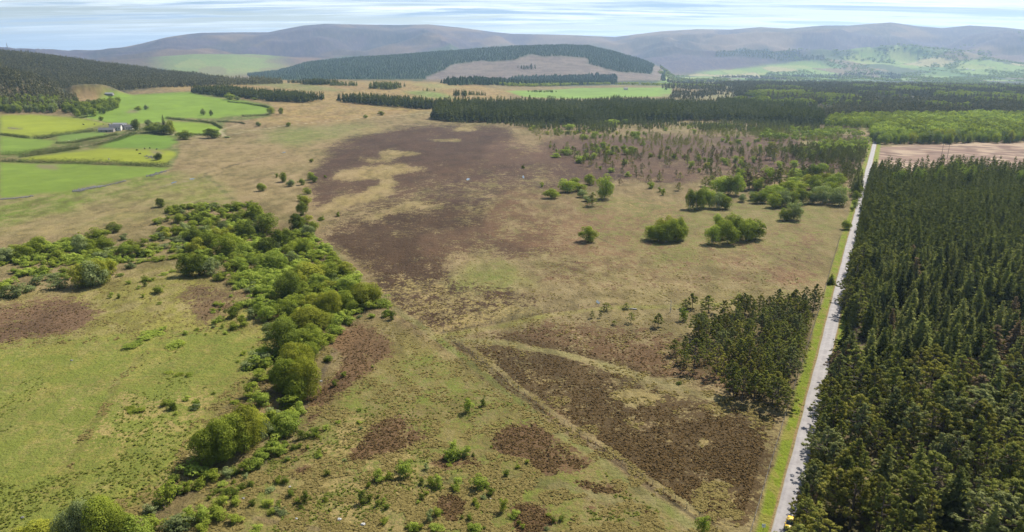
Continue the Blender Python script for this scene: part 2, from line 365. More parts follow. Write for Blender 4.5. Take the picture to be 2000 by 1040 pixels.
for q, f in (([(640, 660), (690, 625), (760, 640), (790, 690), (740, 720), (650, 790), (600, 800), (600, 770), (680, 700)], .80), ([(600, 800), (660, 790), (640, 830), (590, 840)], .7),
             ([(730, 835), (790, 810), (850, 850), (830, 870), (760, 900), (690, 930), (690, 905)], .84), ([(560, 915), (640, 905), (640, 930), (560, 940)], .84), ([(860, 895), (900, 880), (960, 905), (965, 925), (850, 925)], .86),
             ([(960, 880), (975, 840), (1080, 820), (1160, 905), (1145, 932), (1050, 930), (1030, 900)], .84), ([(1095, 945), (1240, 950), (1240, 975), (1180, 985), (1110, 968)], .82), ([(850, 975), (890, 960), (920, 985), (925, 1010), (880, 1040), (850, 1000)], .84),
             ([(1000, 985), (1060, 985), (1100, 1040), (1010, 1060)], .82), ([(1120, 985), (1300, 1005), (1290, 1025), (1150, 1005)], .7), ([(540, 880), (600, 860), (640, 880), (580, 900)], .6), ([(880, 900), (860, 880), (830, 905)], .7), ([(500, 960), (560, 965), (540, 980)], .6), ([(620, 640), (600, 690), (640, 700)], .3)):
    Hh(q, f*.98, C(128, 100, 68), 8)
L([(290, 690), (245, 730), (205, 790), (170, 860), (130, 920)], 2.4, C(116, 126, 52), .4, 1.2)
# clear-felled strip, forest floors
q = [(1712, 288), (1790, 283), (2000, 279), (2300, 276), (2300, 345), (1712, 345)]
P(q, C(166, 136, 116), 1, False); clean(q)
cf_ = inpoly(BX, BY, pw(q))
al, dd = roadcoord(GX, GY)
v = (cf_*sm(.45, .7, vn(al/3.2+1.5*fbm(GX/30, GY/30, 2, 4), dd/26, 12)))[..., None]*.6; base[:] = base*(1-v)+v*C(226, 200, 166)
v = (cf_*sm(.55, .75, vn(al/2.2, dd/18, 13)))[..., None]*.7; base[:] = base*(1-v)+v*C(112, 84, 74)
pf = (dd > 6.5)*(al > -60)*(GY < 640)*(GX < 800)
pf = blur(pf*(~inpoly(GX, GY, pw(q))), 1); m = pf[..., None]; base[:] = base*(1-m)+m*C(70, 60, 38); heath[..., 3] *= 1-pf; ext[..., 0] *= 1-pf; ext[..., 1] *= 1-pf
BLOCK = [(1425, 612), (1480, 616), (1600, 596), (1612, 636), (1592, 720), (1568, 790), (1535, 806), (1450, 792), (1400, 745), (1335, 728), (1318, 704), (1352, 660), (1400, 640)]
P(BLOCK, C(96, 84, 50), 3, k=.7)
# distant fields and clearings on the right
P([(1290, 186), (1420, 178), (1500, 182), (1420, 196), (1320, 196)], C(150, 142, 96), 2)
P([(1310, 245), (1440, 235), (1460, 246), (1340, 252)], C(158, 146, 92), 2)
P([(1560, 274), (1665, 276), (1660, 284), (1570, 284)], C(152, 148, 88), 2); clean([(1560, 274), (1665, 276), (1660, 284), (1570, 284)])
P([(1625, 248), (1700, 249), (1700, 255), (1640, 254)], C(176, 166, 104), 1); clean([(1625, 248), (1700, 249), (1700, 255), (1640, 254)])
P([(1450, 222), (1700, 215), (2300, 215), (2300, 160), (1800, 158), (1450, 165)], C(52, 64, 40), 1)
# tracks and the field boundaries
PALE = C(206, 190, 150)
L([(100, 296), (165, 285), (205, 276), (235, 266), (258, 256)], 3.2, PALE); L([(62, 302), (100, 296)], 2.5, PALE, .6)
L([(330, 263), (372, 266), (420, 268), (450, 264), (500, 254), (560, 245), (640, 237), (700, 232), (780, 226), (842, 220)], 3.0, PALE, .9)
L([(440, 266), (430, 256), (455, 246), (470, 243)], 4, PALE, .8)
L([(150, 228), (190, 236), (216, 243)], 2.5, C(190, 176, 120), .8)
L([(560, 298), (500, 312), (450, 324), (408, 338), (395, 346), (376, 352)], 2.2, C(74, 66, 44), .7, 3)
L([(376, 352), (340, 360), (310, 366)], 4, C(176, 160, 130), .6, 3)
L([(405, 343), (430, 366), (462, 396)], 3.5, C(116, 118, 62), .8)
L([(640, 480), (700, 540), (765, 597), (850, 657)], 3.0, C(132, 136, 70), .7)
L([(850, 657), (1050, 812), (1200, 920), (1345, 1022), (1400, 1060)], 2.6, C(124, 140, 56), .75)
L([(862, 650), (1060, 803), (1215, 912), (1360, 1012)], 1.0, C(74, 62, 42), .8)
L([(872, 647), (1075, 800), (1230, 908), (1375, 1006)], 1.6, C(170, 152, 96), .7)
L([(850, 657), (960, 640), (1080, 616), (1160, 603), (1250, 600), (1420, 594)], 4.2, C(156, 150, 78), 1.0)
L([(864, 648), (1000, 624), (1090, 608), (1200, 594)], 1.8, C(92, 78, 50), .7)
L([(880, 662), (1000, 672), (1100, 692), (1200, 720), (1290, 748), (1400, 778), (1525, 804)], 3.4, C(168, 156, 100), 1.0)
L([(606, 436), (640, 428), (700, 420), (770, 408), (830, 403), (880, 396)], 1.6, C(176, 154, 110), .7); L([(620, 432), (700, 425), (780, 412)], 1.6, C(70, 58, 42), .4)
L([(1160, 462), (1190, 474), (1230, 488)], 1.4, C(104, 98, 54), .7)
L([(1340, 548), (1400, 560), (1460, 570), (1600, 560)], 1.2, C(104, 84, 54), .5)
L([(490, 1010), (560, 1022), (640, 1030), (700, 1042)], 1.4, C(96, 82, 52), .7, 2)
L([(480, 1004), (400, 992)], 1.2, C(96, 82, 52), .5, 2)
L([(840, 925), (1000, 935), (1100, 940), (1180, 965), (1260, 985)], 3.2, C(112, 126, 62), .6, 3)
L([(820, 930), (960, 942), (1080, 950), (1200, 985)], .8, C(70, 64, 40), .5, 3)
# burn banks in the wood
m = np.exp(-(burn_dist(GX, GY)/6)**2)*.5*(GD < 520); base[:] = base*(1-m[..., None])+m[..., None]*C(104, 92, 54)
m = np.clip(1.4-burn_dist(GX, GY)/1.0, 0, 1)*(GD < 230)*.8; base[:] = base*(1-m[..., None])+m[..., None]*C(70, 66, 58)
moor_ = 1.15*(1-ext[..., 2])*(1-.55*np.clip(ext[..., 0]*1.6, 0, 1))*sm(60, 90, GD)*(1-.6*sm(1500, 3000, GD))
q1 = fbm(GX/7, GY/13, 4, 151, .6); q2 = fbm(GX/4, GY/7, 3, 152, .6); q3 = fbm(GX/26, GY/44, 4, 153, .6)
for qq, lo_, hi_, cc, kk in ((q3, .52, .66, C(172, 146, 108), .55), (q3, .48, .36, C(120, 112, 62), .5), (q1, .54, .68, C(182, 156, 116), .55), (q1, .46, .34, C(108, 92, 58), .55), (q2, .56, .7, C(196, 176, 128), .4), (q2, .44, .32, C(96, 84, 52), .45)):
    w_ = sm(lo_, hi_, qq) if hi_ > lo_ else 1-sm(hi_, lo_, qq)
    w_ = (w_*kk*moor_)[..., None]; base[:] = base*(1-w_)+w_*(cc*.6+base*.4)
heath[..., :3] *= (1+(.5*(q1-.5)+.5*(q3-.5)+.3*(q2-.5)))[..., None]
# road verges
lv = 4.0+1.4*(fbm(al/14, dd*0, 3, 6)-.5)
vg = sm(0, 1.2, lv+1.6-np.abs(dd+.0))*(dd < 0)*(al > -80)*(al < 760)
vr = (dd > 0)*sm(0, 2, 7.2-dd)*(al > -80)*(al < 760)
vg = np.maximum(vg, vr).astype(np.float32)
m = vg[..., None]; gcol = C(138, 152, 40)*(1+.5*(fbm(GX/1.6, GY/3, 3, 8)[..., None]-.5)); base[:] = base*(1-m)+m*gcol
v = (vg*sm(.54, .66, fbm(GX/2.2, GY/4, 3, 88)))[..., None]*.8; base[:] = base*(1-v)+v*C(162, 152, 72)
heath[..., 3] *= 1-vg; ext[..., 0] *= 1-vg; ext[..., 1] *= 1-vg
m = (np.clip(1.3-np.abs(np.abs(dd)-2.15)/.4, 0, 1)*(al > -80)*(al < 760))[..., None]*.8; base[:] = base*(1-m)+m*C(176, 140, 106)
ext[..., 3] = 1
idx = np.arange(NR*NA).reshape(NR, NA)
def mk_mesh(name, V, quads=None, tris=None, smooth=False, midx=None):
    me = bpy.data.meshes.new(name)
    V = np.asarray(V, np.float32).reshape(-1, 3); me.vertices.add(len(V)); me.vertices.foreach_set('co', V.ravel())
    parts = []; ls = []
    for F, k in ((quads, 4), (tris, 3)):
        if F is not None and len(F): F = np.asarray(F, np.int32).reshape(-1, k); parts.append(F.ravel()); ls.append(np.full(len(F), k, np.int32))
    lp = np.concatenate(parts); ln = np.concatenate(ls)
    me.loops.add(len(lp)); me.loops.foreach_set('vertex_index', lp)
    me.polygons.add(len(ln)); me.polygons.foreach_set('loop_start', np.concatenate([[0], np.cumsum(ln)[:-1]]).astype(np.int32))
    me.polygons.foreach_set('use_smooth', np.full(len(ln), smooth))
    if midx is not None: me.polygons.foreach_set('material_index', np.asarray(midx, np.int32))
    me.update(calc_edges=True); return me
def fattr(me, name, a, col=False):
    at_ = me.attributes.new(name, 'FLOAT_COLOR' if col else 'FLOAT', 'POINT')
    at_.data.foreach_set('color' if col else 'value', np.ascontiguousarray(a, np.float32).ravel())
def tag(o, label=None, cat=None, group=None, kind=None):
    if label: o['label'] = label
    if cat: o['category'] = cat
    if group: o['group'] = group
    if kind: o['kind'] = kind
    return o
def obj(name, me, mats=(), parent=None):
    o = bpy.data.objects.new(name, me); COL.objects.link(o)
    if me is not None and not me.materials:
        for m in (mats if isinstance(mats, (list, tuple)) else [mats]): me.materials.append(m)
    o.parent = parent; return o

def ground_material():
    m = bpy.data.materials.new('moor_ground'); nt = nodes(m); T = NT(nt)
    geo = T.n('ShaderNodeNewGeometry'); pos = geo.outputs['Position']
    A = lambda n: T.n('ShaderNodeAttribute', attribute_name=n)
    b = A('base'); h = A('heath'); e = A('extra'); es = T.n('ShaderNodeSeparateColor', {0: e.outputs['Color']})
    nf = T.noise(pos, 1.1, 6, .68)            # clumps of a metre
    nm = T.noise(pos, .28, 6, .66, .4)
    nl = T.noise(pos, .06, 5, .6)
    mixn = T.math('ADD', T.math('MULTIPLY', nf, .42), T.math('ADD', T.math('MULTIPLY', nm, .38), T.math('MULTIPLY', nl, .20)))
    def thr(fr, n, w=.03):
        d = T.math('SUBTRACT', T.math('ADD', fr, T.math('MULTIPLY', T.math('SUBTRACT', n, .5), 3.6)), .5)
        return T.ramp(d, -w*3, w*3)
    col = b.outputs['Color']
    nf2 = T.noise(T.n('ShaderNodeVectorMath', {0: pos, 1: (31, 77, 5)}, operation='ADD').outputs[0], .8, 6, .7)
    nm2 = T.noise(T.n('ShaderNodeVectorMath', {0: pos, 1: (131, 7, 5)}, operation='ADD').outputs[0], .12, 5, .65, .6)
    mix2 = T.math('ADD', T.math('MULTIPLY', nf2, .5), T.math('MULTIPLY', nm2, .5))
    rough = T.math('SUBTRACT', 1.0, es.outputs[2])
    col = T.mix(T.math('MULTIPLY', thr(es.outputs[0], mix2, .1), .75), col, tuple(C(128, 142, 54)))
    inv = T.math('SUBTRACT', 1.0, mix2)
    col = T.mix(T.math('MULTIPLY', thr(es.outputs[1], inv, .06), .8), col, tuple(C(188, 166, 104)))
    col = T.mix(thr(h.outputs['Alpha'], mixn, .035), col, h.outputs['Color'])
    # tussock speckle: dark spots paint the micro relief's shading into the colour
    sp = T.noise(pos, 1.9, 3, .6); spd = T.math('MULTIPLY', T.ramp(sp, .46, .33), T.math('MULTIPLY_ADD', rough, .5, .08))
    col = T.mix(spd, col, T.mix(1.0, col, (.50, .52, .42), 'MULTIPLY'))
    spl = T.math('MULTIPLY', T.ramp(sp, .56, .70), T.math('MULTIPLY_ADD', rough, .45, .1))
    col = T.mix(spl, col, T.mix(1.0, col, (1.45, 1.38, 1.3), 'MULTIPLY'))
    col = T.mix(1.0, col, T.mix(nl, (.80, .82, .82), (1.2, 1.18, 1.16)), 'MULTIPLY')
    hgt = T.math('ADD', T.math('MULTIPLY', T.noise(pos, .9, 5, .65), .7), T.math('MULTIPLY', nm, .9))
    bump = T.n('ShaderNodeBump', {'Height': hgt, 'Strength': .8, 'Distance': 1.0})
    T.link(T.math('MULTIPLY_ADD', rough, .9, .12), bump.inputs['Strength'])
    pr = T.n('ShaderNodeBsdfPrincipled', {'Base Color': col, 'Roughness': .95, 'Normal': bump.outputs[0]}); pr.inputs['Specular IOR Level'].default_value = .15
    T.link(pr.outputs[0], T.n('ShaderNodeOutputMaterial').inputs[0]); return m
V = np.stack([GX, GY, GZ], -1).reshape(-1, 3)
V = np.concatenate([V, [[0, 0, float(GZ[0].mean())]]]); ctr = len(V)-1
q = np.stack([idx[:-1], np.roll(idx, -1, 1)[:-1], np.roll(idx, -1, 1)[1:], idx[1:]], -1).reshape(-1, 4)[:, ::-1]
tr = np.stack([np.full(NA, ctr), np.roll(idx[0], -1), idx[0]], -1)[:, ::-1]
me = mk_mesh('ground', V, q, tr, True)
ap = lambda a: np.concatenate([a.reshape(-1, a.shape[-1]), a.reshape(-1, a.shape[-1])[:1]])
fattr(me, 'base', ap(np.concatenate([base, np.ones((NR, NA, 1), np.float32)], -1)), True)
fattr(me, 'heath', ap(heath), True); fattr(me, 'extra', ap(ext), True)
tag(obj('ground', me, ground_material()), kind='structure')
del V, q, WX, WY, BX, BY, n1, n2, n3

def simple(name, col, rough=.9, nscale=0, namp=.25, spec=.3, ncoord='Object'):
    m = bpy.data.materials.new(name); T = NT(nodes(m)); c = (*col, 1)
    pr = T.n('ShaderNodeBsdfPrincipled', {'Base Color': c, 'Roughness': rough}); pr.inputs['Specular IOR Level'].default_value = spec
    if nscale:
        tcx = T.n('ShaderNodeTexCoord').outputs[ncoord]; n = T.noise(tcx, nscale, 5, .6)
        cc = T.mix(n, tuple(x*(1-namp) for x in col), tuple(x*(1+namp) for x in col)); T.link(cc, pr.inputs['Base Color'])
    T.link(pr.outputs[0], T.n('ShaderNodeOutputMaterial').inputs[0]); return m
# road
def road():
    m = bpy.data.materials.new('worn_tarmac'); T = NT(nodes(m)); g = T.n('ShaderNodeNewGeometry').outputs['Position']
    uv = T.n('ShaderNodeAttribute', attribute_name='across').outputs['Fac']
    n = T.noise(g, .35, 6, .65); n2 = T.noise(g, 2.5, 4, .6); n3 = T.noise(g, .05, 3, .5)
    c = T.mix(T.ramp(n, .35, .65), tuple(C(160, 152, 148)), tuple(C(186, 178, 172)))
    c = T.mix(T.math('MULTIPLY', T.ramp(n2, .55, .75), .35), c, tuple(C(150, 142, 138)))
    trk = T.ramp(T.math('ABSOLUTE', T.math('SUBTRACT', T.math('ABSOLUTE', uv), .45)), .28, .05)
    c = T.mix(T.math('MULTIPLY', trk, .3), c, tuple(C(198, 190, 184)))
    c = T.mix(T.math('MULTIPLY', T.ramp(T.math('ADD', T.math('ABSOLUTE', uv), T.math('MULTIPLY', n, .3)), 1.02, 1.16), .8), c, tuple(C(150, 140, 90)))
    T.mix(n3, c, c)
    pr = T.n('ShaderNodeBsdfPrincipled', {'Base Color': c, 'Roughness': .8})
    T.link(pr.outputs[0], T.n('ShaderNodeOutputMaterial').inputs[0])
    V = []; U = []
    ss = np.arange(-90, 780, 2.0)
    for a in ss:
        wv = 2.0+.06*math.sin(a*.11)+.05*math.sin(a*.31+1)
        c0 = RA+RD*a+RN*.1*math.sin(a*.021)
        for k in (-1, -.5, 0, .5, 1):
            p = c0+RN*wv*k; V.append((p[0], p[1], .05-.03*k*k)); U.append(k)
    n = len(ss); F = [(i*5+j, i*5+j+1, i*5+j+6, i*5+j+5) for i in range(n-1) for j in range(4)]
    me = mk_mesh('road', V, F, None, True); fattr(me, 'across', U); o = obj('road', me, m); tag(o, kind='structure')
    V2 = np.array(V); V2[:, 2] += height(V2[:, 0], V2[:, 1]); me.vertices.foreach_set('co', V2.astype(np.float32).ravel()); me.update()
road()

# ------------------------------------------------------------------ foliage
def foliage(name, c, c2, transl=.3, hv=.25, gloss=0.0):
    m = bpy.data.materials.new(name); T = NT(nodes(m))
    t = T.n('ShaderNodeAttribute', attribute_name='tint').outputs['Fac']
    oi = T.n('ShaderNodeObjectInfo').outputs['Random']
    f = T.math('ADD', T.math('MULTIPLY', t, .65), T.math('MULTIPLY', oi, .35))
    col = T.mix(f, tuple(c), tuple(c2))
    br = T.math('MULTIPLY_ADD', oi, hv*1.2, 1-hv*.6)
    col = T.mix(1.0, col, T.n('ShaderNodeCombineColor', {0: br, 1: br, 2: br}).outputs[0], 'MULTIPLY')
    d = T.n('ShaderNodeBsdfDiffuse', {'Color': col}); tl = T.n('ShaderNodeBsdfTranslucent', {'Color': T.mix(1.0, col, (1.25, 1.35, .7), 'MULTIPLY')})
    mx = T.n('ShaderNodeMixShader', {0: transl, 1: d.outputs[0], 2: tl.outputs[0]})
    T.link(mx.outputs[0], T.n('ShaderNodeOutputMaterial').inputs[0]); return m
def F_(r, g, b): return (r, g, b)
M = dict(
    spruce=foliage('spruce_needles', F_(.068, .084, .020), F_(.190, .200, .052), .3, .4),
    spruceb=foliage('pale_spruce_needles', F_(.094, .106, .030), F_(.245, .245, .075), .3, .4),
    sprucec=foliage('deep_spruce_needles', F_(.040, .052, .015), F_(.115, .125, .034), .25, .4),
    pine=foliage('pine_needles', F_(.092, .108, .022), F_(.240, .240, .058), .32, .35),
    pineb=foliage('yellowish_pine_needles', F_(.125, .122, .024), F_(.285, .262, .058), .32, .3),
    pinec=foliage('grey_pine_needles', F_(.092, .108, .040), F_(.225, .230, .085), .3, .3),
    rusty=foliage('rusty_needles', F_(.13, .09, .05), F_(.20, .14, .08), .2),
    bright=foliage('fresh_leaves', F_(.130, .185, .026), F_(.320, .365, .065), .36),
    mid=foliage('green_leaves', F_(.108, .145, .018), F_(.280, .310, .046), .36),
    grey=foliage('grey_green_leaves', F_(.120, .150, .052), F_(.275, .305, .125), .34),
    yellow=foliage('yellow_green_leaves', F_(.155, .175, .022), F_(.330, .325, .048), .38),
    dark=foliage('deep_green_leaves', F_(.064, .090, .014), F_(.170, .200, .034), .3),
    far=foliage('far_needles', F_(.078, .080, .034), F_(.220, .200, .090), .15),
    hedge=foliage('hedge_leaves', F_(.026, .040, .010), F_(.078, .098, .024), .1),
    hill=foliage('hill_needles', F_(.050, .082, .034), F_(.130, .165, .075), .15),
    bark=simple('bark', (.105, .082, .062), .9, 3), pale=simple('bleached_wood', (.42, .40, .37), .9, 3), birchbark=simple('birch_bark', (.34, .32, .29), .9, 3))
rng = np.random.default_rng(7)
def unit(v): return v/np.maximum(1e-9, np.linalg.norm(v, axis=-1, keepdims=True))
def leaf_tris(P_, N_, size, g, asp=1.0, jit=.7):
    n = len(P_); N_ = unit(N_+jit*g.normal(size=(n, 3))*.6)
    t = unit(np.cross(N_, g.normal(size=(n, 3)))); b = np.cross(N_, t)
    size = np.broadcast_to(size, (n,))[:, None]*g.uniform(.7, 1.3, (n, 1))
    a1 = P_+t*size*asp*.62; a2 = P_-t*size*.31+b*size*.5; a3 = P_-t*size*.31-b*size*.5
    return np.stack([a1, a2, a3], 1).reshape(-1, 3)
def tube(P_, Rr, k=6):
    P_ = np.asarray(P_, float); n = len(P_); V = []; F = []
    for i in range(n):
        d = unit(P_[min(i+1, n-1)]-P_[max(i-1, 0)]); u = unit(np.cross(d, [0.3, 1, .2])); w = np.cross(d, u)
        for j in range(k): a = 2*math.pi*j/k; V.append(P_[i]+Rr[i]*(u*math.cos(a)+w*math.sin(a)))
    for i in range(n-1):
        for j in range(k): F.append((i*k+j, i*k+(j+1) % k, (i+1)*k+(j+1) % k, (i+1)*k+j))
    return np.array(V), np.array(F)
def join_tubes(L_):
    V = []; F = []; o = 0
    for v, f in L_: V.append(v); F.append(f+o); o += len(v)
    return np.concatenate(V), np.concatenate(F)
# every template: unit height, crown radius about .5*width ratio given on use; returns (crown V, crown tint, trunk V, trunk F)
def t_spruce(seed, dens=1.0, slim=.19, low=.06, hm=16.):
    g = np.random.default_rng(seed); P_ = []; N_ = []; S = []; tn = []
    lev = int(30*min(1, .5+dens*.5))
    for k in range(lev):
        z = low+(1-low)*(max(0, k+g.uniform(-.3, .3))/lev)**1.05; z = min(max(z, low), .985)
        R = slim*(1-z)**.82*(.8+.4*g.random())+.012; nb = max(4, int((6+8*R/slim)*dens))
        tl = g.random()
        for _ in range(nb):
            a = g.uniform(0, 2*math.pi); Rb = R*g.uniform(.7, 1.2); nl = max(2, int(1+7*Rb/slim*dens))
            t = (np.arange(nl)+g.random(nl))/nl*.85+.2; r = Rb*t
            p = np.stack([np.cos(a)*r, np.sin(a)*r, z-.30*Rb*t**1.6+g.normal(size=nl)*.003], 1); p[:, :2] += g.normal(size=(nl, 2))*.014*t[:, None]
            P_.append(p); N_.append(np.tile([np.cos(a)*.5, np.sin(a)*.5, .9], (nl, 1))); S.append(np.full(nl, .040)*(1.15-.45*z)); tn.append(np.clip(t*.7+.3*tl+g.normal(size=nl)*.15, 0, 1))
    P_ = np.concatenate(P_); N_ = np.concatenate(N_); S = np.concatenate(S)/min(1, dens)**.4; tn = np.concatenate(tn)
    V = leaf_tris(P_, N_, S, g, 1.5)
    tv, tf = tube([(0, 0, -.02), (0, 0, .5), (0, 0, .97)], [.013, .008, .002], 5)
    return V, np.repeat(tn, 3), tv, tf
def t_pine(seed, dens=1.0, wid=.22, low=.34):
    g = np.random.default_rng(seed); P_ = []; N_ = []; tn = []; S = []; tubes = []
    lean = g.normal(size=2)*.02
    nc = int(84*(.55+.45*dens))
    tubes.append(tube([(0, 0, -.02), (lean[0]*.5, lean[1]*.5, .45), (lean[0], lean[1], .93)], [.016, .012, .004], 6))
    for k in range(nc):
        z = low+(.98-low)*((k+g.random())/nc); q = (z-low)/(1-low)
        prof = math.sin(math.pi*min(1, .26+.74*q))**.8*(1-.35*q)*1.25 if q < 1 else .1
        prof = max(prof, .12)
        R = wid*prof*g.uniform(.35, 1.12)
        a = g.uniform(0, 2*math.pi); c = np.array([math.cos(a)*R+lean[0]*z, math.sin(a)*R+lean[1]*z, z])
        r = .056*g.uniform(.6, 1.3)*(1-.45*q); nl = int(42*dens)
        d = unit(g.normal(size=(nl, 3))); p = c+d*np.array([1.1, 1.1, .62])*r*g.uniform(.5, 1, (nl, 1))
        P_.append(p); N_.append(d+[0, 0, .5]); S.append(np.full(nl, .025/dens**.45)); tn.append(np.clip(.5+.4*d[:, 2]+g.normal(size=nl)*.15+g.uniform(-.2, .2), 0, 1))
        if dens > .6 and k % 2 == 0:
            tubes.append(tube([(lean[0]*z, lean[1]*z, z-.06), c], [.006, .002], 3))
    P_ = np.concatenate(P_); V = leaf_tris(P_, np.concatenate(N_), np.concatenate(S), g, 1.4, .5)
    tv, tf = join_tubes(tubes); return V, np.repeat(np.concatenate(tn), 3), tv, tf
def t_broad(seed, dens=1.0, lobes=30, low=.16, leaf=.034, wr=.5, ragged=.2, stems=1):
    g = np.random.default_rng(seed); P_ = []; N_ = []; tn = []; tubes = []
    for s in range(stems):
        a = g.uniform(0, 6.28); o = (np.array([math.cos(a), math.sin(a)])*.06 if stems > 1 else np.zeros(2))
        tubes.append(tube([(o[0], o[1], -.02), (o[0]*1.5, o[1]*1.5, .3), (o[0]*2.5, o[1]*2.5, .72)], [.024/stems**.5, .018/stems**.5, .006], 6))
    cz = low+(1-low)*.5; hz_ = (1-low)*.5
    for k in range(lobes):
        d = unit(g.normal(size=3)); d[2] = d[2]*.95+.05
        rad = g.uniform(.6, .95) if k > 4 else g.uniform(0, .45)
        lr = g.uniform(.13, .235)
        squeeze = 1-.12*max(0, d[2])-ragged*g.random()*.5
        c = np.array([d[0]*(wr-lr*.8)*rad*1.18*squeeze, d[1]*(wr-lr*.8)*rad*1.18*squeeze, cz+d[2]*(hz_-lr*.62)*rad*1.15])
        nl = int(125*dens*(lr/.15)**2); dd_ = unit(g.normal(size=(nl, 3))); dd_[:, 2] = np.abs(dd_[:, 2])*np.where(g.random(nl) < .72, 1, -1)
        p = c+dd_*lr*g.uniform(.78, 1.05, (nl, 1))*np.array([1, 1, .8])
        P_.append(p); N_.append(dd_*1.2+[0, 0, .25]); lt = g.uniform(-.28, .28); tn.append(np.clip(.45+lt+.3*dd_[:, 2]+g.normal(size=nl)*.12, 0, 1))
        if dens > .5 and k % 3 == 0: tubes.append(tube([(0, 0, low+.08), c*[.5, .5, .8], c], [.010, .006, .002], 4))
    P_ = np.concatenate(P_)
    P_[:, :2] *= .5/np.quantile(np.hypot(P_[:, 0], P_[:, 1]), .97)
    z0, z1 = np.quantile(P_[:, 2], .01), np.quantile(P_[:, 2], .995); P_[:, 2] = max(low, .0)+(P_[:, 2]-z0)/(z1-z0)*(1-max(low, 0)); P_[:, 2] = np.maximum(P_[:, 2], .01)
    V = leaf_tris(P_, np.concatenate(N_), leaf*1.15, g, 1.15, .45)
    tv, tf = join_tubes(tubes); return V, np.repeat(np.concatenate(tn), 3), tv, tf
TEMPL = {}
def templ(kind, mat, i):
    key = (kind, mat, i)
    if key in TEMPL: return TEMPL[key]
    raw = RAW.setdefault((kind, i), BUILD[kind](i))
    V, tn, tv, tf = raw
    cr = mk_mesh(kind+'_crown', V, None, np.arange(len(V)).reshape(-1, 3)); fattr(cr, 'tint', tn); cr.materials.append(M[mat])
    tkey = (kind, 'trunk', i)
    if tkey not in TEMPL:
        tk = mk_mesh(kind+'_trunk', tv, tf, None, True); tk.materials.append(M['birchbark' if 'birch' in kind else 'bark']); TEMPL[tkey] = tk
    # one-mesh version for small trees
    Va = np.concatenate([V, tv]); nt_ = len(V)//3
    one = mk_mesh(kind, Va, None, None if False else np.concatenate([np.arange(len(V)).reshape(-1, 3), (tf[:, [0, 1, 2]]+len(V)), (tf[:, [0, 2, 3]]+len(V))]), False, np.concatenate([np.zeros(nt_), np.ones(2*len(tf))]))
    fattr(one, 'tint', np.concatenate([tn, np.zeros(len(tv))])); one.materials.append(M[mat]); one.materials.append(M['birchbark' if 'birch' in kind else 'bark'])
    TEMPL[key] = (cr, TEMPL[tkey], one); return TEMPL[key]
RAW = {}
BUILD = dict(
    spruce=lambda i: t_spruce(100+i, 1.0, (.17, .14, .21, .16, .19, .155, .23, .18)[i % 8]),
    pine=lambda i: t_pine(200+i, 1.0, (.25, .28, .22, .32, .26, .20, .29, .24, .35)[i % 9], (.24, .16, .34, .14, .26, .2, .30, .18, .38)[i % 9]),
    youngpine=lambda i: t_pine(300+i, .42, (.24, .28, .22, .3)[i % 4], (.16, .22, .12, .3)[i % 4]),
    oak=lambda i: t_broad(400+i, 1.35, 44, .02, .026, .5, .18),
    broad=lambda i: t_broad(430+i, .75, 30, .02, .038, .5, .2),
    birch=lambda i: t_broad(460+i, .60, 32, .06, .038, .5, .3, 2),
    smallbroad=lambda i: t_broad(490+i, .30, 16, .04, .066, .5, .25),
    shrub=lambda i: t_broad(520+i, .42, 16, -.12, .058, .5, .3, 3))
NV = dict(spruce=8, pine=9, youngpine=4, oak=4, broad=5, birch=5, smallbroad=4, shrub=5)
NAME = dict(spruce='spruce_tree', pine='pine_tree', youngpine='young_pine_tree', oak='broadleaf_tree', broad='broadleaf_tree', birch='birch_tree', smallbroad='broadleaf_tree', shrub='shrub')
CAT = dict(spruce='spruce tree', pine='pine tree', youngpine='young pine', oak='tree', broad='tree', birch='birch tree', smallbroad='tree', shrub='shrub')
THINGS = []
def place(kind, mat, p, h, w, label, group, parts=True, name=None, sink=.0):
    i = random.randrange(NV[kind]); cr, tk, one = templ(kind, mat, i)
    rz = random.uniform(0, 6.28); nm = name or NAME[kind]
    if parts:
        o = bpy.data.objects.new(nm, None); COL.objects.link(o); o.empty_display_size = .5
        c = bpy.data.objects.new('foliage' if kind == 'shrub' else 'crown', cr); COL.objects.link(c); c.parent = o
        t = bpy.data.objects.new('stem' if kind == 'shrub' else 'trunk', tk); COL.objects.link(t); t.parent = o
    else:
        o = bpy.data.objects.new(nm, one); COL.objects.link(o)
    o.location = (p[0], p[1], p[2]-sink); o.rotation_euler = (random.gauss(0, .025), random.gauss(0, .025), rz)
    o.scale = (w, w*random.uniform(.9, 1.1), h)
    tag(o, label, CAT[kind] if not name else name.replace('_', ' '), group)
    THINGS.append((o, p)); return o
random.seed(3)
def proj(p):
    p = np.asarray(p, float); dz = p[..., 2]-H0; dep = p[..., 1]*math.cos(PITCH)-dz*math.sin(PITCH); up = p[..., 1]*math.sin(PITCH)+dz*math.cos(PITCH)
    return 1000+FPX*p[..., 0]/dep, 520-FPX*up/dep, dep
TONE = dict(bright='fresh green', mid='mid green', grey='grey-green', yellow='yellow-green', dark='deep green', pine='olive green', pineb='yellowish', pinec='greyish', spruce='dark green', spruceb='paler green', sprucec='blackish green', rusty='rusty brown')
def zoom_list(ox, oy, sc, items, fn):
    for it in items:
        zx, zb, zh, zw = it[:4]; fn(ox+zx/sc, oy+zb/sc, zh/sc, zw/sc, *(it[4:]))
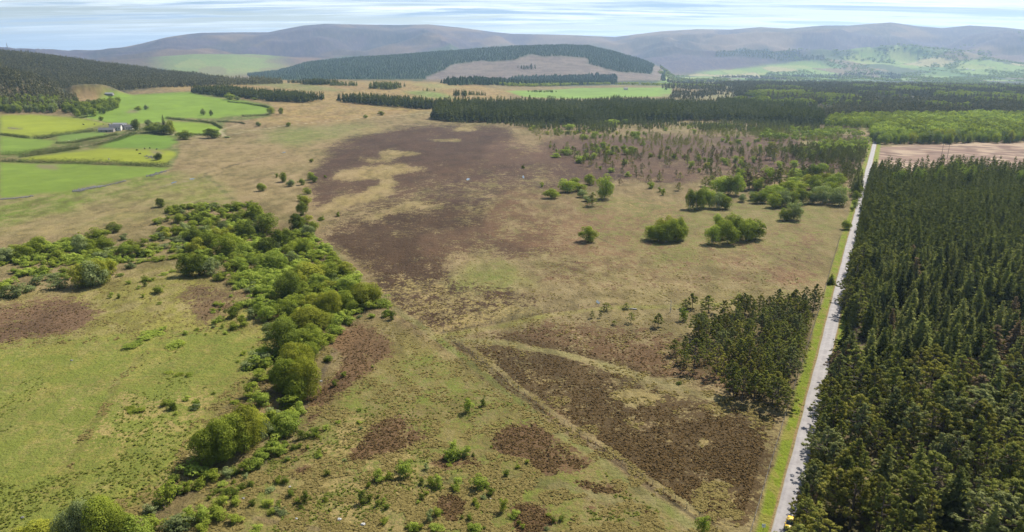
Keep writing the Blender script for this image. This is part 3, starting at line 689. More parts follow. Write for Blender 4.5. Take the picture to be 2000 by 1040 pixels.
def put_tree(px, py, hp, wp, mat=None, kind=None, label=None, group=None, parts=None):
    p = at1(px, py-wp*.10); dep = proj(p)[2]; k = dep/FPX
    w = wp*k; h = max(.5, (hp*k-.16*w)/.93); h = min(h, 3.2*w+2)
    kind = kind or ('oak' if h > 8.5 and dep < 330 else 'broad' if h > 4.5 else 'shrub')
    mat = mat or random.choice(('mid', 'bright', 'grey', 'bright', 'mid'))
    kw = {}
    if kind in ('spruce', 'pine', 'youngpine'): w = w/(.42 if kind != 'spruce' else .34)*.95
    if kind == 'shrub': w *= 1.15; h *= 1.15
    elif kind in ('oak', 'broad', 'birch'): w *= 1.22; h *= 1.1
    size = ('tall' if hp > 45 else 'large' if hp > 30 else 'small') if kind != 'shrub' else ('broad' if wp > 22 else 'small')
    lb = (label or 'in the diagonal wood').format(t=TONE[mat], s=size)
    lb = f"{size} {TONE[mat]} {CAT[kind]} {lb}" if '{' not in (label or '') and not lb.startswith('!') else lb.lstrip('!')
    return place(kind, mat, p, h, w, lb, group or 'trees of the diagonal wood', parts if parts is not None else hp > 18)

# ------------------------------------------------------------------ the diagonal wood and the scrub, left
def wood(label, group, sc, fn=None):
    def f(x, b, h, w, mat=None, kind=None):
        put_tree(x, b, h, w, mat, kind, label, group)
    return f
G1 = 'trees of the upper end of the diagonal wood'
zoom_list(280, 380, 5.776, [(198,150,100,85,'dark')], wood('!lone deep green round tree in the grass above the diagonal wood', 'single trees', 1))
zoom_list(280, 380, 5.776, [(290,215,80,90,'mid'),(370,225,80,90,'mid'),(435,230,80,90,'grey'),(400,330,110,130,'mid'),(280,310,70,90,'mid'),(510,300,80,90,'dark'),(560,270,90,100,'mid'),(640,240,90,110,'mid'),(700,320,110,110,'dark'),(630,350,110,100,'dark'),(690,200,70,100,'mid'),(720,180,60,90,'grey'),(810,190,90,110,'grey'),(900,260,100,120,'mid'),(960,190,80,90,'mid'),(1050,190,110,150,'mid'),(1120,290,110,130,'mid'),(1250,300,190,180,'mid','broad'),(1380,450,220,240,'dark','broad'),(1180,500,190,160,'dark'),(1110,470,160,130,'mid'),(1230,470,140,120,'grey'),(900,420,110,110,'grey'),(960,310,90,110,'mid'),(1040,330,100,100,'dark'),(820,350,100,110,'mid'),(740,390,110,130,'mid'),(550,410,110,130,'mid'),(460,440,120,120,'grey'),(375,465,120,130,'mid'),(255,500,110,110,'yellow'),(690,460,100,120,'grey'),(560,540,150,170,'dark'),(600,690,190,190,'yellow'),(760,630,200,200,'mid'),(970,710,250,250,'mid','broad'),(930,560,150,150,'yellow'),(990,470,100,120,'yellow'),(840,510,120,130,'yellow'),(130,530,70,80),(215,530,50,60),(180,340,50,110),(1400,670,175,200,'dark'),(1480,660,140,120,'grey'),(1530,650,240,220,'dark','broad'),(1600,520,130,120,'mid'),(1740,520,110,160,'mid'),(1830,670,170,150,'mid'),(1690,690,150,190,'mid'),(1670,800,150,150,'grey'),(1430,870,210,290,'bright'),(1560,850,170,130,'bright'),(500,930,240,190,'dark','broad'),(630,930,230,200,'dark','broad'),(770,930,200,190,'grey','broad'),(560,860,190,150,'yellow'),(340,560,80,130,'grey'),(430,560,80,110,'grey')], wood('in the upper part of the diagonal wood', G1, 1))
zoom_list(280, 380, 5.776, [(840,975,100,120),(910,975,90,120),(900,800,120,140,'bright'),(980,890,130,170,'mid'),(1000,740,90,150,'mid'),(760,740,110,150,'mid'),(680,760,90,100),(830,700,90,90),(1100,600,80,120),(1140,700,120,160,'bright'),(1210,800,130,160,'bright'),(1280,640,110,160,'bright'),(1260,530,70,120),(1330,500,60,100),(1340,560,70,110),(1060,860,140,170,'bright'),(1150,900,120,140,'bright'),(1200,990,130,180,'bright'),(1080,1010,110,170),(1300,920,110,150,'bright'),(1420,940,110,140,'bright'),(1540,930,90,150),(1350,1010,120,180,'bright'),(1480,1020,110,170,'bright'),(640,780,90,80),(110,610,60,110),(60,690,60,110),(170,670,50,90),(240,620,60,110),(340,660,60,110),(430,640,60,130),(400,730,60,150),(330,740,50,90),(480,760,70,90),(60,760,40,80),(130,740,40,80),(220,730,40,60),(220,920,40,100),(330,880,40,80),(100,980,40,70),(20,990,70,70)], wood('of willow scrub between the trees of the diagonal wood', 'scrub bushes in the diagonal wood', 1))
zoom_list(280, 380, 5.776, [(1780,80,70,80,'mid'),(1840,135,110,110,'yellow'),(1795,240,150,110,'mid'),(1710,420,185,130,'dark'),(1770,410,140,110,'mid'),(1850,340,100,110,'yellow'),(1860,495,140,140,'grey'),(1930,425,120,100,'mid'),(1800,350,90,80,'mid')], wood('in the short row beside the brown moor', 'row of trees beside the brown moor', 1))
G2 = 'trees of the middle of the diagonal wood'
zoom_list(400, 520, 5, [(830,335,265,230,'dark','oak'),(930,200,130,110,'yellow'),(1020,170,200,290,'yellow'),(900,150,150,130,'mid'),(1120,120,150,150,'yellow'),(1250,120,150,210,'mid','broad'),(1370,110,140,160,'yellow'),(1080,200,120,140,'bright','broad'),(1160,210,110,110,'bright','broad'),(1290,190,100,120,'grey'),(1420,200,120,220,'bright'),(1350,260,100,110,'bright'),(1570,395,220,270,'yellow','oak'),(1660,360,140,130,'yellow'),(1400,270,150,170,'bright'),(1060,300,130,230,'mid'),(960,270,120,100,'mid'),(1230,250,100,170,'yellow'),(1750,405,110,160,'bright'),(1050,440,160,190,'yellow'),(1170,480,200,170,'yellow','oak'),(1250,510,250,200,'yellow','oak'),(1390,480,220,160,'mid','oak'),(1460,410,120,110,'yellow'),(900,410,120,160,'mid'),(790,510,170,200,'mid'),(860,520,150,160,'dark'),(1040,640,230,330,'yellow','oak'),(940,600,180,150,'yellow'),(950,770,160,190,'mid'),(1110,810,180,190,'mid'),(1050,720,150,170,'mid'),(760,880,350,290,'dark','oak'),(770,680,190,170,'mid'),(860,800,170,160,'mid'),(890,1070,300,290,'yellow','oak'),(1040,920,170,150,'mid')], wood('in the middle of the diagonal wood', G2, 1))
zoom_list(400, 520, 5, [(1640,420,60,90),(1250,700,120,150,'bright'),(1220,760,90,120),(1390,575,110,150,'bright'),(1300,660,90,130,'bright'),(1270,600,100,150,'bright'),(610,545,150,160,'bright'),(540,500,140,130,'bright'),(450,520,100,110),(280,515,110,130,'dark'),(360,600,110,120,'mid'),(290,625,80,100,'mid'),(145,550,70,90),(95,575,50,60),(1775,500,90,90,'bright'),(1830,530,90,80,'dark'),(1630,510,40,80),(1510,505,30,60),(480,990,130,200),(560,960,110,160),(600,1000,90,110),(1210,940,60,80),(620,620,70,110),(630,720,80,90),(440,400,100,170,'bright'),(560,400,120,170,'bright'),(650,330,120,150,'bright'),(540,300,100,170,'bright'),(640,240,110,160,'bright'),(520,430,110,150,'bright'),(630,460,110,140,'bright'),(480,260,90,160),(600,130,80,150),(700,190,70,100),(320,230,70,120),(330,180,90,190),(420,150,70,120),(500,130,80,150),(310,430,80,110),(350,400,60,110),(120,390,40,90),(85,460,30,60),(150,440,30,30),(170,400,40,50),(260,305,30,50),(200,670,30,60),(375,870,40,70),(175,610,40,40),(90,605,30,50),(10,675,20,30),(470,800,20,30),(325,940,20,35)], wood('of scrub on the edge of the diagonal wood', 'scrub bushes in the diagonal wood', 1))
G3 = 'trees of the lower end of the diagonal wood'
zoom_list(340, 700, 5, [(1100,350,330,250,'mid','oak'),(1290,400,400,260,'yellow','oak'),(1200,440,270,190,'mid','oak'),(1090,300,180,160,'mid')], wood('in the tall clump where the wood narrows', 'tall clump where the wood narrows', 1))
zoom_list(340, 700, 5, [(340,1020,330,280,'mid','oak'),(470,1000,400,300,'mid','oak'),(600,960,400,300,'mid','oak'),(700,900,420,280,'yellow','oak'),(800,830,320,220,'yellow','oak'),(900,760,160,150,'grey'),(420,860,200,200,'mid'),(850,800,170,110,'grey')], wood('in the great clump below the wood', 'great clump below the diagonal wood', 1))
zoom_list(340, 700, 5, [(840,240,120,200,'mid'),(740,400,150,180,'mid'),(850,480,140,180,'bright'),(960,590,110,130),(1100,740,200,250,'bright'),(1150,640,120,150,'bright'),(1220,550,110,140,'bright'),(980,740,120,130,'bright'),(1010,680,100,140),(1240,795,90,90,'dark'),(1310,780,60,60),(1380,765,90,90,'bright'),(1480,705,50,60),(1570,275,60,70,'dark'),(1660,185,50,60,'dark'),(1090,870,60,70),(1170,900,70,80,'dark'),(1230,875,40,40),(1300,880,30,40),(1020,940,110,150,'bright'),(930,900,100,120,'bright'),(860,990,90,160),(1060,920,70,100),(1410,960,50,90),(1110,1000,40,60),(230,460,70,70,'dark'),(205,505,60,90),(120,415,50,80),(390,350,30,40),(10,505,90,60,'dark'),(590,445,40,90),(150,180,30,60),(20,550,30,50),(680,240,20,30),(680,110,40,60),(620,45,20,30),(540,410,20,30),(870,100,100,160),(930,70,80,110),(760,110,90,100),(1400,790,50,60),(1810,520,30,50),(1810,640,30,60),(1600,640,30,60),(1820,700,30,40),(1940,90,20,30),(1500,30,50,80,'dark'),(960,230,110,90)], wood('of scrub in the hollow below the wood', 'scrub bushes in the hollow', 1))
G4 = 'trees of the scrubby strip at the left edge'
zoom_list(0, 410, 5.475, [(60,585,170,200,'grey','broad'),(160,565,150,140,'mid'),(265,555,165,170,'mid','broad'),(420,480,180,190,'mid','broad'),(370,420,110,100,'mid'),(850,485,200,170,'grey','broad'),(940,475,150,150,'mid'),(800,400,110,120,'mid'),(870,330,80,100,'yellow'),(1050,355,160,200,'mid','broad'),(1225,255,115,140,'dark'),(1130,445,130,170,'mid'),(1190,490,90,120,'grey'),(1260,510,110,150,'mid'),(1365,505,140,130,'bright','broad'),(1470,510,130,150,'mid'),(1100,560,110,150,'grey'),(1190,560,90,90),(1400,635,90,100,'grey'),(1530,400,90,120,'mid'),(1320,330,70,100,'grey'),(880,840,240,230,'yellow','broad'),(960,700,150,200,'yellow'),(1060,680,150,190,'yellow'),(1010,835,270,250,'grey','broad'),(1110,800,240,200,'yellow','broad'),(1190,700,170,110,'yellow'),(620,865,130,180,'grey'),(415,815,120,160,'grey'),(310,885,100,130,'grey'),(170,945,140,190,'grey'),(1380,420,90,140,'mid')], wood('in the scrubby strip left of the wood', G4, 1))
zoom_list(0, 410, 5.475, [(40,945,90,110),(500,700,100,120),(570,760,80,150),(700,760,80,120),(150,690,60,100),(210,725,60,110),(300,690,90,150),(440,700,100,150),(690,680,60,110),(570,620,40,90),(600,400,60,130),(560,470,90,130),(640,540,110,180),(540,545,70,120),(720,450,100,130),(740,540,60,110),(390,540,70,110),(480,530,60,100),(840,570,70,60),(1000,540,70,120),(910,550,60,110),(1185,945,60,60,'bright'),(1275,950,50,50,'dark'),(1530,940,40,50),(1550,825,50,50,'dark'),(1560,770,40,90),(1480,850,40,50),(1700,900,80,130,'mid'),(1290,570,50,100),(1500,580,60,120),(1620,500,60,150),(1690,450,60,110),(1600,430,60,100),(1700,560,50,130),(1290,720,40,80),(1370,800,40,60),(760,600,50,110),(640,600,40,80),(280,620,60,110),(360,600,50,100),(480,590,50,80),(700,360,60,140),(620,730,60,100),(1730,320,80,120),(1660,330,60,110),(1740,240,80,120),(1690,160,70,130)], wood('of low scrub left of the wood', 'scrub bushes left of the wood', 1))
zoom_list(0, 860, 4.762, [(830,1010,450,270,'grey','oak'),(990,1030,480,300,'mid','oak'),(1130,1030,400,260,'mid','oak'),(700,1030,380,240,'grey','oak'),(420,1020,290,320,'yellow','broad'),(230,1020,220,230,'yellow','broad'),(1290,1030,330,230,'bright','broad')], wood('in the bottom left corner', 'trees at the bottom left corner', 1))
zoom_list(0, 860, 4.762, [(1400,690,100,120,'grey'),(1500,640,120,130,'dark'),(1570,600,200,190,'mid'),(1740,480,100,120,'mid'),(1860,450,110,140,'mid'),(1650,840,170,260,'grey'),(1430,850,140,170,'mid'),(1880,780,150,170,'bright'),(1620,400,80,90,'bright'),(1900,860,100,130,'mid'),(1770,780,110,120),(1750,700,80,90),(1990,700,70,90),(1940,370,80,100),(1650,520,100,120)], wood('beside the burn near the bottom left', 'bushes beside the burn', 1))
zoom_list(400, 860, 4.762, [(90,380,110,120),(200,355,90,110),(280,325,70,90),(370,305,110,120),(460,290,120,150,'bright'),(520,200,90,120,'bright'),(740,72,60,70,'dark'),(830,98,50,60,'dark'),(880,70,40,40),(955,80,30,30),(600,120,70,110,'bright'),(650,90,90,100,'bright'),(730,130,60,70,'bright'),(690,150,50,60,'bright'),(770,200,40,50,'bright'),(1060,165,40,70,'bright'),(1135,335,60,60,'dark'),(750,405,60,80,'dark'),(680,400,60,80),(270,410,50,50),(425,435,70,80,'dark'),(340,465,60,90,'dark'),(200,510,60,100,'dark'),(110,510,60,100,'dark'),(265,540,110,100,'bright'),(150,625,110,130,'mid'),(295,610,90,100,'mid'),(440,612,60,70,'dark'),(120,745,110,190,'mid'),(290,785,90,140,'mid'),(470,850,60,110,'bright'),(610,482,50,90,'grey'),(590,615,70,100,'mid'),(685,622,60,70,'dark'),(725,695,60,90,'grey'),(620,690,60,80),(670,680,50,60),(810,525,70,90,'dark'),(940,585,110,80,'dark'),(860,595,60,60),(900,640,50,50,'dark'),(1125,575,60,50),(1225,628,30,30,'dark'),(1455,600,120,100,'dark'),(1530,572,70,60,'dark'),(1610,545,40,40,'dark'),(1615,615,60,60,'dark'),(1660,590,50,50),(1700,642,50,70,'dark'),(1605,395,110,120,'bright'),(1715,370,90,90,'mid'),(1860,355,130,130,'bright'),(1530,440,50,50),(1675,782,60,80,'mid'),(1945,855,90,80,'mid'),(1890,820,50,50),(1300,205,30,40),(380,365,50,60),(160,440,50,90),(40,560,40,50)], wood('on the rough slope below the wood', 'bushes on the rough slope', 1))
zoom_list(800, 860, 4.762, [(400,188,120,140,'bright'),(350,180,80,80,'bright'),(450,180,90,90,'bright'),(400,90,80,90,'bright'),(530,150,100,90,'bright'),(590,150,30,40,'dark'),(500,155,60,50),(110,418,60,60,'dark'),(200,425,80,80,'mid'),(265,445,110,90,'bright'),(430,450,100,110,'bright'),(430,492,50,70,'mid'),(640,465,130,140,'bright'),(710,440,70,70,'bright'),(750,515,70,90,'dark'),(605,608,60,70,'mid'),(635,640,40,50,'mid'),(690,550,50,60,'grey'),(110,558,60,60,'dark'),(155,510,40,50,'mid'),(80,590,30,40),(180,755,110,80,'grey'),(250,718,80,90,'mid'),(300,682,30,40,'dark'),(560,748,60,70,'dark'),(490,732,30,40,'dark'),(870,672,120,70,'mid'),(965,718,70,110,'bright'),(600,855,90,150,'bright'),(250,855,60,150,'bright'),(40,855,90,90,'bright'),(110,825,50,60,'mid'),(1020,792,50,50,'dark'),(1050,820,40,50,'mid'),(1340,775,60,60,'dark'),(1415,752,50,70,'dark'),(1290,712,30,50,'mid'),(1275,835,40,50,'grey'),(905,335,60,70,'dark'),(1005,262,50,50,'mid'),(695,832,30,40,'dark'),(1100,900,40,50),(760,70,20,30,'mid'),(370,240,30,60),(150,280,60,60,'grey')], wood('among the lower heather patches', 'bushes among the heather patches', 1))
for a in [(915,806,26,18,'bright'),(944,794,19,12,'dark'),(1373,1046,36,28,'bright'),(1326,752,8,12,'dark'),(790,920,20,26,'bright'),(1030,905,8,10,'mid')]: put_tree(*a, None, '!{t} bush standing by itself in the rough pasture', 'single bushes in the rough pasture')
for a in [(300,656,12,40,'bright'),(283,664,9,26,'bright'),(268,674,8,24,'bright'),(252,682,9,26,'bright'),(344,680,14,36,'bright'),(352,676,10,20,'mid'),(320,646,8,14,'bright'),(323,794,12,16,'mid'),(336,801,14,18,'dark'),(333,790,10,14,'bright'),(384,794,14,14,'bright'),(380,800,9,18,'mid'),(268,806,9,30,'mid'),(255,800,6,20,'mid'),(362,655,8,14,'bright'),(385,646,6,10,'mid'),(350,735,6,18,'mid'),(370,735,7,14,'mid'),(330,730,5,16,'mid'),(310,596,6,12,'mid'),(418,610,8,14,'mid')]: put_tree(*a, 'shrub', '!{s} {t} bush scattered on the left hand meadow', 'bushes scattered on the left hand meadow')
# moor side singles
for a, lb in [((512,375,16,16,'mid'), 'small green tree left of the others on the pale moor'), ((541,348,8,8,'mid'), 'tiny green bush uppermost on the pale moor'), ((553,357,18,14,'mid'), 'upright green tree near the middle of the pale moor'), ((568,366,14,14,'grey'), 'grey-green tree just below the upright green one'),
              ((589,363,12,14,'dark'), 'dark round tree right of the pale moor pair'), ((607,352,14,12,'mid'), 'green tree nearest the heather, uppermost'), ((614,357,14,12,'dark'), 'dark tree nearest the heather, lower of two'), ((635,349,6,8,'dark'), 'tiny dark bush at the heather edge'),
              ((600,381,13,16,'mid'), 'green tree above the short row beside the moor'), ((609,318,7,9,'mid'), 'small far bush at the heather edge'), ((628,432,10,14,'mid'), 'small green bush on the moor track'), ((660,424,9,9,'mid'), 'tiny green bush above the moor track'), ((590,395,10,12,'mid'), 'low green bush above the short row'),
              ((1022,330,8,8,'dark'), 'tiny dark bush in the middle of the heather'), ((1623,556,22,13,'dark'), 'small dark conifer on the road verge')]:
    put_tree(*a, 'spruce' if 'conifer' in lb else None, '!'+lb, 'single trees on the moor')
SCRUB_POLYS = [([(330, 410), (400, 402), (500, 400), (545, 455), (540, 480), (470, 500), (420, 515), (350, 500), (320, 450)], .50), ([(440, 500), (540, 470), (600, 455), (650, 500), (700, 550), (745, 595), (700, 612), (640, 645), (570, 660), (530, 640), (545, 600), (490, 575), (450, 545), (470, 520)], .36),
               ([(540, 660), (640, 640), (600, 700), (560, 730), (520, 700), (500, 720), (480, 712)], .34), ([(0, 490), (90, 480), (200, 475), (310, 500), (330, 520), (240, 535), (150, 545), (40, 560), (0, 570)], .57), ([(470, 760), (560, 745), (580, 800), (560, 850), (500, 880), (420, 925), (350, 960), (300, 990), (290, 970), (350, 925), (430, 920), (500, 850), (480, 800)], .45)]
# ------------------------------------------------------------------ birch clumps in front of the road
BC = lambda lb, g: wood(lb, g, 1)
one = lambda *a: put_tree(*a[:5], a[5] if len(a) > 6 else None, '!'+a[-1], 'single trees on the right hand moor')
zoom_list(1040, 320, 5.2, [(575,805,160,170,'mid','broad')], BC('!solitary round green tree in the middle of the right hand moor', 'single trees on the right hand moor'))
zoom_list(1040, 320, 5.2, [(740,372,230,155,'bright','birch')], BC('!tallest fresh green tree of the loose group, on a visible trunk', 'loose group of trees above the solitary one'))
zoom_list(1040, 320, 5.2, [(195,365,105,140,'mid','birch'),(350,305,140,150,'bright','birch'),(425,240,95,90,'mid','birch'),(480,290,90,120,'mid','birch'),(575,225,110,115,'mid','birch'),(510,350,80,90,'grey','birch'),(560,390,60,90,'grey','birch')], BC('in the loose group above the solitary tree', 'loose group of trees above the solitary one'))
zoom_list(1040, 320, 5.2, [(605,435,145,100,'pine','pine')], BC('!small pine standing in front of the loose birch group', 'loose group of trees above the solitary one'))
zoom_list(1040, 320, 5.2, [(97,242,50,45,'mid'),(1208,258,70,78,'bright'),(1295,292,50,45,'bright'),(1328,325,65,50,'mid'),(885,225,75,45,'rusty','youngpine'),(1500,170,80,55,'pine','youngpine'),(1485,280,90,70,'pine','youngpine'),(1290,185,90,70,'pine','youngpine'),(1180,190,80,50,'pine','youngpine')], BC('at the near edge of the scattered trees', 'trees at the near edge of the scattered moor trees'))
zoom_list(1040, 320, 5.2, [(1190,785,140,130,'mid','birch'),(1270,800,180,150,'mid','birch'),(1350,812,200,160,'mid','birch'),(1450,805,220,170,'mid','birch'),(1510,780,210,120,'mid','birch'),(1400,760,215,150,'yellow','birch'),(1300,740,170,140,'yellow','birch')], BC('in the low round clump', 'low round clump of trees'))
zoom_list(1320, 300, 5.2, [(370,935,185,140,'bright','birch'),(460,880,200,140,'mid','birch'),(540,935,225,180,'mid','birch'),(440,780,150,120,'bright','birch'),(560,780,160,130,'mid','birch'),(620,860,200,140,'mid','birch'),(710,900,220,180,'mid','birch'),(810,885,200,150,'mid','birch'),(740,810,140,130,'mid','birch')], BC('in the square clump on the near moor', 'square clump of trees on the near moor'))
zoom_list(1320, 300, 5.2, [(140,575,190,100,'mid','birch'),(215,585,200,120,'mid','birch'),(270,560,200,110,'bright','birch'),(335,560,190,100,'bright','birch'),(430,575,160,130,'grey','birch'),(505,575,145,115,'mid','birch')], BC('in the left hand clump with pale trunks showing', 'left hand clump with pale trunks'))
zoom_list(1320, 300, 5.2, [(440,430,190,160,'bright','birch'),(525,435,190,140,'mid','birch'),(615,435,210,130,'bright','birch'),(915,340,190,120,'bright','birch'),(670,300,130,80,'bright','birch'),(820,390,130,110,'mid','birch')], BC('growing against the dark pines', 'birches against the dark pines'))
zoom_list(1320, 300, 5.2, [(300,345,110,85,'pine','pine'),(365,355,130,100,'pine','pine'),(700,380,200,110,'rusty','pine'),(745,380,190,100,'pine','pine'),(865,380,200,130,'rusty','pine'),(800,370,140,110,'pine','pine'),(1000,340,180,110,'pine','pine'),(1050,345,200,130,'pine','pine'),(640,360,130,90,'pine','pine'),(950,300,150,100,'pine','pine')], BC('behind the bright birches of the moor', 'pines behind the birches'))
zoom_list(1320, 300, 5.2, [(680,500,80,75,'grey','birch')], BC('!small grey-green birch alone between two clumps', 'single trees on the right hand moor'))
zoom_list(1320, 300, 5.2, [(780,480,85,70,'grey','birch'),(815,515,115,95,'mid','birch'),(895,515,135,115,'bright','birch'),(990,565,155,140,'mid','birch'),(1080,560,175,150,'grey','birch'),(1165,540,150,120,'mid','birch'),(1150,420,135,150,'mid','birch'),(1275,525,155,140,'mid','birch'),(1370,520,120,110,'grey','birch'),(1480,525,195,170,'grey','birch'),(1590,500,190,130,'mid','birch'),(1660,545,200,170,'grey','birch'),(1210,275,110,140,'bright','birch'),(1290,270,95,110,'bright','birch'),(1380,250,125,110,'bright','birch'),(1450,245,135,140,'bright','birch'),(1330,330,110,120,'yellow','birch'),(1400,385,150,150,'mid','birch'),(1500,340,130,130,'yellow','birch'),(1560,360,120,120,'bright','birch'),(1640,325,120,130,'bright','birch'),(1000,430,110,150,'bright','birch'),(1080,410,110,130,'mid','birch'),(1270,400,110,120,'mid','birch'),(1200,340,100,130,'bright','birch'),(1560,430,130,120,'mid','birch'),(1430,440,140,120,'mid','birch'),(940,440,100,110,'bright','birch'),(1040,480,130,130,'bright','birch')], BC('in the big grove beside the road', 'big grove beside the road'))
zoom_list(1320, 300, 5.2, [(1100,692,130,110,'mid','birch'),(1200,692,190,150,'grey','birch')], BC('of the pair below the big grove', 'pair of trees below the big grove'))
zoom_list(1320, 300, 5.2, [(1735,782,95,88,'mid','broad')], BC('!round willow standing alone close to the road fence', 'single trees on the right hand moor'))
zoom_list(1320, 300, 5.2, [(1810,555,75,70,'bright'),(1830,480,90,90,'mid'),(1860,420,90,70,'mid'),(1790,590,40,40,'mid')], BC('on the left verge of the road', 'bushes on the road verge'))
zoom_list(1320, 300, 5.2, [(1830,435,240,95,'spruce','spruce'),(1865,385,220,90,'spruce','spruce'),(1810,380,170,80,'spruce','spruce')], BC('at the left side of the road beside the grove', 'spruces beside the grove'))

# ------------------------------------------------------------------ scattered trees of the upper moor
def pts_in(poly, n, mind=0, seed=0, world=True, dens=None):
    g = np.random.default_rng(seed); W_ = pw(poly); x0, y0 = W_.min(0); x1, y1 = W_.max(0); out = []
    cell = {}; tries = 0
    while len(out) < n and tries < n*60:
        x, y = g.uniform(x0, x1), g.uniform(y0, y1); tries += 1
        if not inpoly(np.array([x]), np.array([y]), W_)[0]: continue
        if dens is not None and g.random() > dens(x, y): continue
        if mind:
            k = (int(x//mind), int(y//mind)); bad = False
            for i in (-1, 0, 1):
                for j in (-1, 0, 1):
                    for q in cell.get((k[0]+i, k[1]+j), ()):
                        if (q[0]-x)**2+(q[1]-y)**2 < mind*mind: bad = True
            if bad: continue
            cell.setdefault(k, []).append((x, y))
        out.append((x, y))
    return np.array(out)
def fill(poly, spacing, seed=0, jitter=.8, extra=None):
    W_ = pw(poly) if not isinstance(poly, np.ndarray) else poly; x0, y0 = W_.min(0); x1, y1 = W_.max(0); g = np.random.default_rng(seed)
    gx, gy = np.meshgrid(np.arange(x0, x1, spacing), np.arange(y0, y1, spacing)); gx = gx+g.uniform(-.5, .5, gx.shape)*spacing*jitter; gy = gy+g.uniform(-.5, .5, gy.shape)*spacing*jitter
    gx, gy = gx.ravel(), gy.ravel(); m = inpoly(gx, gy, W_); gx, gy = gx[m], gy[m]
    if extra is not None: m = extra(gx, gy); gx, gy = gx[m], gy[m]
    return gx, gy
def dd1(x, y): return roadcoord(x, y)[1]
SCAT = [(1030, 252), (1100, 250), (1450, 246), (1680, 262), (1692, 285), (1660, 370), (1640, 392), (1500, 345), (1380, 352), (1240, 350), (1150, 330), (1080, 300)]
q = pts_in(SCAT, 1050, 3.0, 21, dens=lambda x, y: (.10+.9*sm(.42, .6, float(fbm(np.array(x/60), np.array(y/60), 3, 91))))*(.3+.7*sm(150, 420, x))*(dd1(x, y) < -6))
random.seed(11)
q = q[np.argsort(np.hypot(q[:, 0], q[:, 1]))]; qr = q[298:]; q = q[:298]
for x, y in q:
    pz = np.array([x, y, float(height(x, y))]); px, py, dep = proj(pz)
    h = random.uniform(4.2, 9.5)*(1.25 if px > 1480 else 1); mat = random.choice(('pine', 'pine', 'pinec', 'pinec', 'sprucec', 'pineb', 'rusty', 'pine'))
    rg = 'far' if py < 285 else 'middle'; sz = 'taller' if h > 6 else 'low'
    rgn = 'towards the road' if px > 1480 else 'in the middle' if px > 1250 else 'towards the open heather'
    place('youngpine', mat, pz, h, h*random.uniform(.75, 1.1), f"{sz} {TONE[mat]} pine on the {rg} upper moor, {rgn}", 'pines scattered on the upper moor', False)
q = pts_in(SCAT, 170, 4, 22, dens=lambda x, y: (.05+sm(.5, .62, float(fbm(np.array(x/50), np.array(y/50), 3, 95))))*(dd1(x, y) < -5))
for x, y in q:
    pz = np.array([x, y, float(height(x, y))]); px, py, dep = proj(pz); mat = random.choice(('bright', 'yellow', 'bright', 'mid'))
    h = random.uniform(2.6, 5.8)*(1.2 if px > 1500 else 1)
    rgn = 'towards the road' if px > 1480 else 'in the middle' if px > 1250 else 'towards the open heather'
    place('smallbroad', mat, pz, h, h*random.uniform(1, 1.6), f"small {TONE[mat]} birch among the moor pines, {rgn}", 'birches scattered on the upper moor', False, 'young_birch_tree')
for px, py, hp, wp in [(1113,253,9,26),(1195,247,12,30),(1220,243,9,24),(1140,272,8,22),(1160,268,10,20),(1105,303,10,34),(1085,308,8,24),(1107,297,9,14),(1130,318,12,26),(1145,312,11,24),(1190,302,8,26),(1225,302,9,22),(1160,310,10,18),(1220,322,9,16),(1193,337,8,16),(1245,272,7,20),(1350,328,12,14),(1385,322,12,11),(1240,268,8,14)]:
    pz = at1(px, py); dep = proj(pz)[2]
    place('smallbroad', 'bright', pz, hp*dep/FPX/.9, wp*dep/FPX, 'vivid fresh green birch thicket lighting up the brown upper moor', 'vivid birch thickets of the upper moor', False, 'young_birch_tree')
# ------------------------------------------------------------------ the pine block beside the road
random.seed(5)
q = list(pts_in(BLOCK, 118, 2.7, 31, dens=lambda x, y: (.25+sm(.36, .52, float(fbm(np.array(x/11), np.array(y/11), 3, 191)))) *(1-.6*float(sm(16, 48, -dd1(x, y)))) if dd1(x, y) < -6.5 else 0))
for x, y in q:
    pz = np.array([x, y, float(height(x, y))]); px, py, dep = proj(pz); h = random.uniform(6.5, 9.5)+.8*(py > 700)
    edge = 'on the sunlit left edge' if px < 1420 else 'close to the road' if px > 1560 else 'at the far side' if py < 640 else 'at the near side' if py > 740 else 'in the heart'
    mt = random.choice(('pine', 'pinec', 'pine', 'pineb')); place('pine', mt, pz, h, h*random.uniform(.78, 1.1), f"{'tall' if h > 8.5 else 'shorter'} {TONE[mt]} pine {edge} of the pine block", 'pines of the block left of the road')
for px, py, hp, wp, mt, lb in [(1309,612,26,10,'pale','!'),(1338,606,22,18,'pine','small pine at the far left of the pine block'),(1352,604,32,20,'pine','slender pine left of the round one'),(1384,615,40,30,'pine','round crowned pine standing clear left of the block'),(1334,628,24,16,'bright','fresh green young tree left of the block'),(1358,655,42,22,'pine','tall pine at the left of the open ground'),(1379,662,40,18,'pine','narrow pine right of the tall one'),(1285,640,30,20,'pine','pine alone on the heather left of the block'),(1232,632,22,12,'pine','slim pine by the boundary bank'),(1185,608,18,16,'pine','small dark pine by the bright pool'),(1222,605,14,12,'pine','low pine beside the bleached fallen trunk'),(1200,636,10,10,'pine','tiny pine below the boundary bank'),(1156,622,16,8,'pine','thin leaning young pine by the boundary bank'),(1172,622,14,7,'pine','thin young pine right of the leaning one'),(1316,696,34,22,'pine','pine at the near left corner, alone on the heather'),(1532,800,48,34,'pine','pale olive pine standing forward at the near corner of the block'),(1440,615,42,26,'pine','rounded pine at the far edge of the block'),(1455,613,38,20,'pine','straight pine beside the rounded one'),(1410,640,40,20,'pine','narrow pine on the open ground in the block'),(1340,715,30,18,'pine','near pine at the left edge above the track')]:
    if lb == '!': continue
    put_tree(px, py, hp, wp, mt, 'pine' if mt == 'pine' else None, '!'+lb, 'single pines round the block')
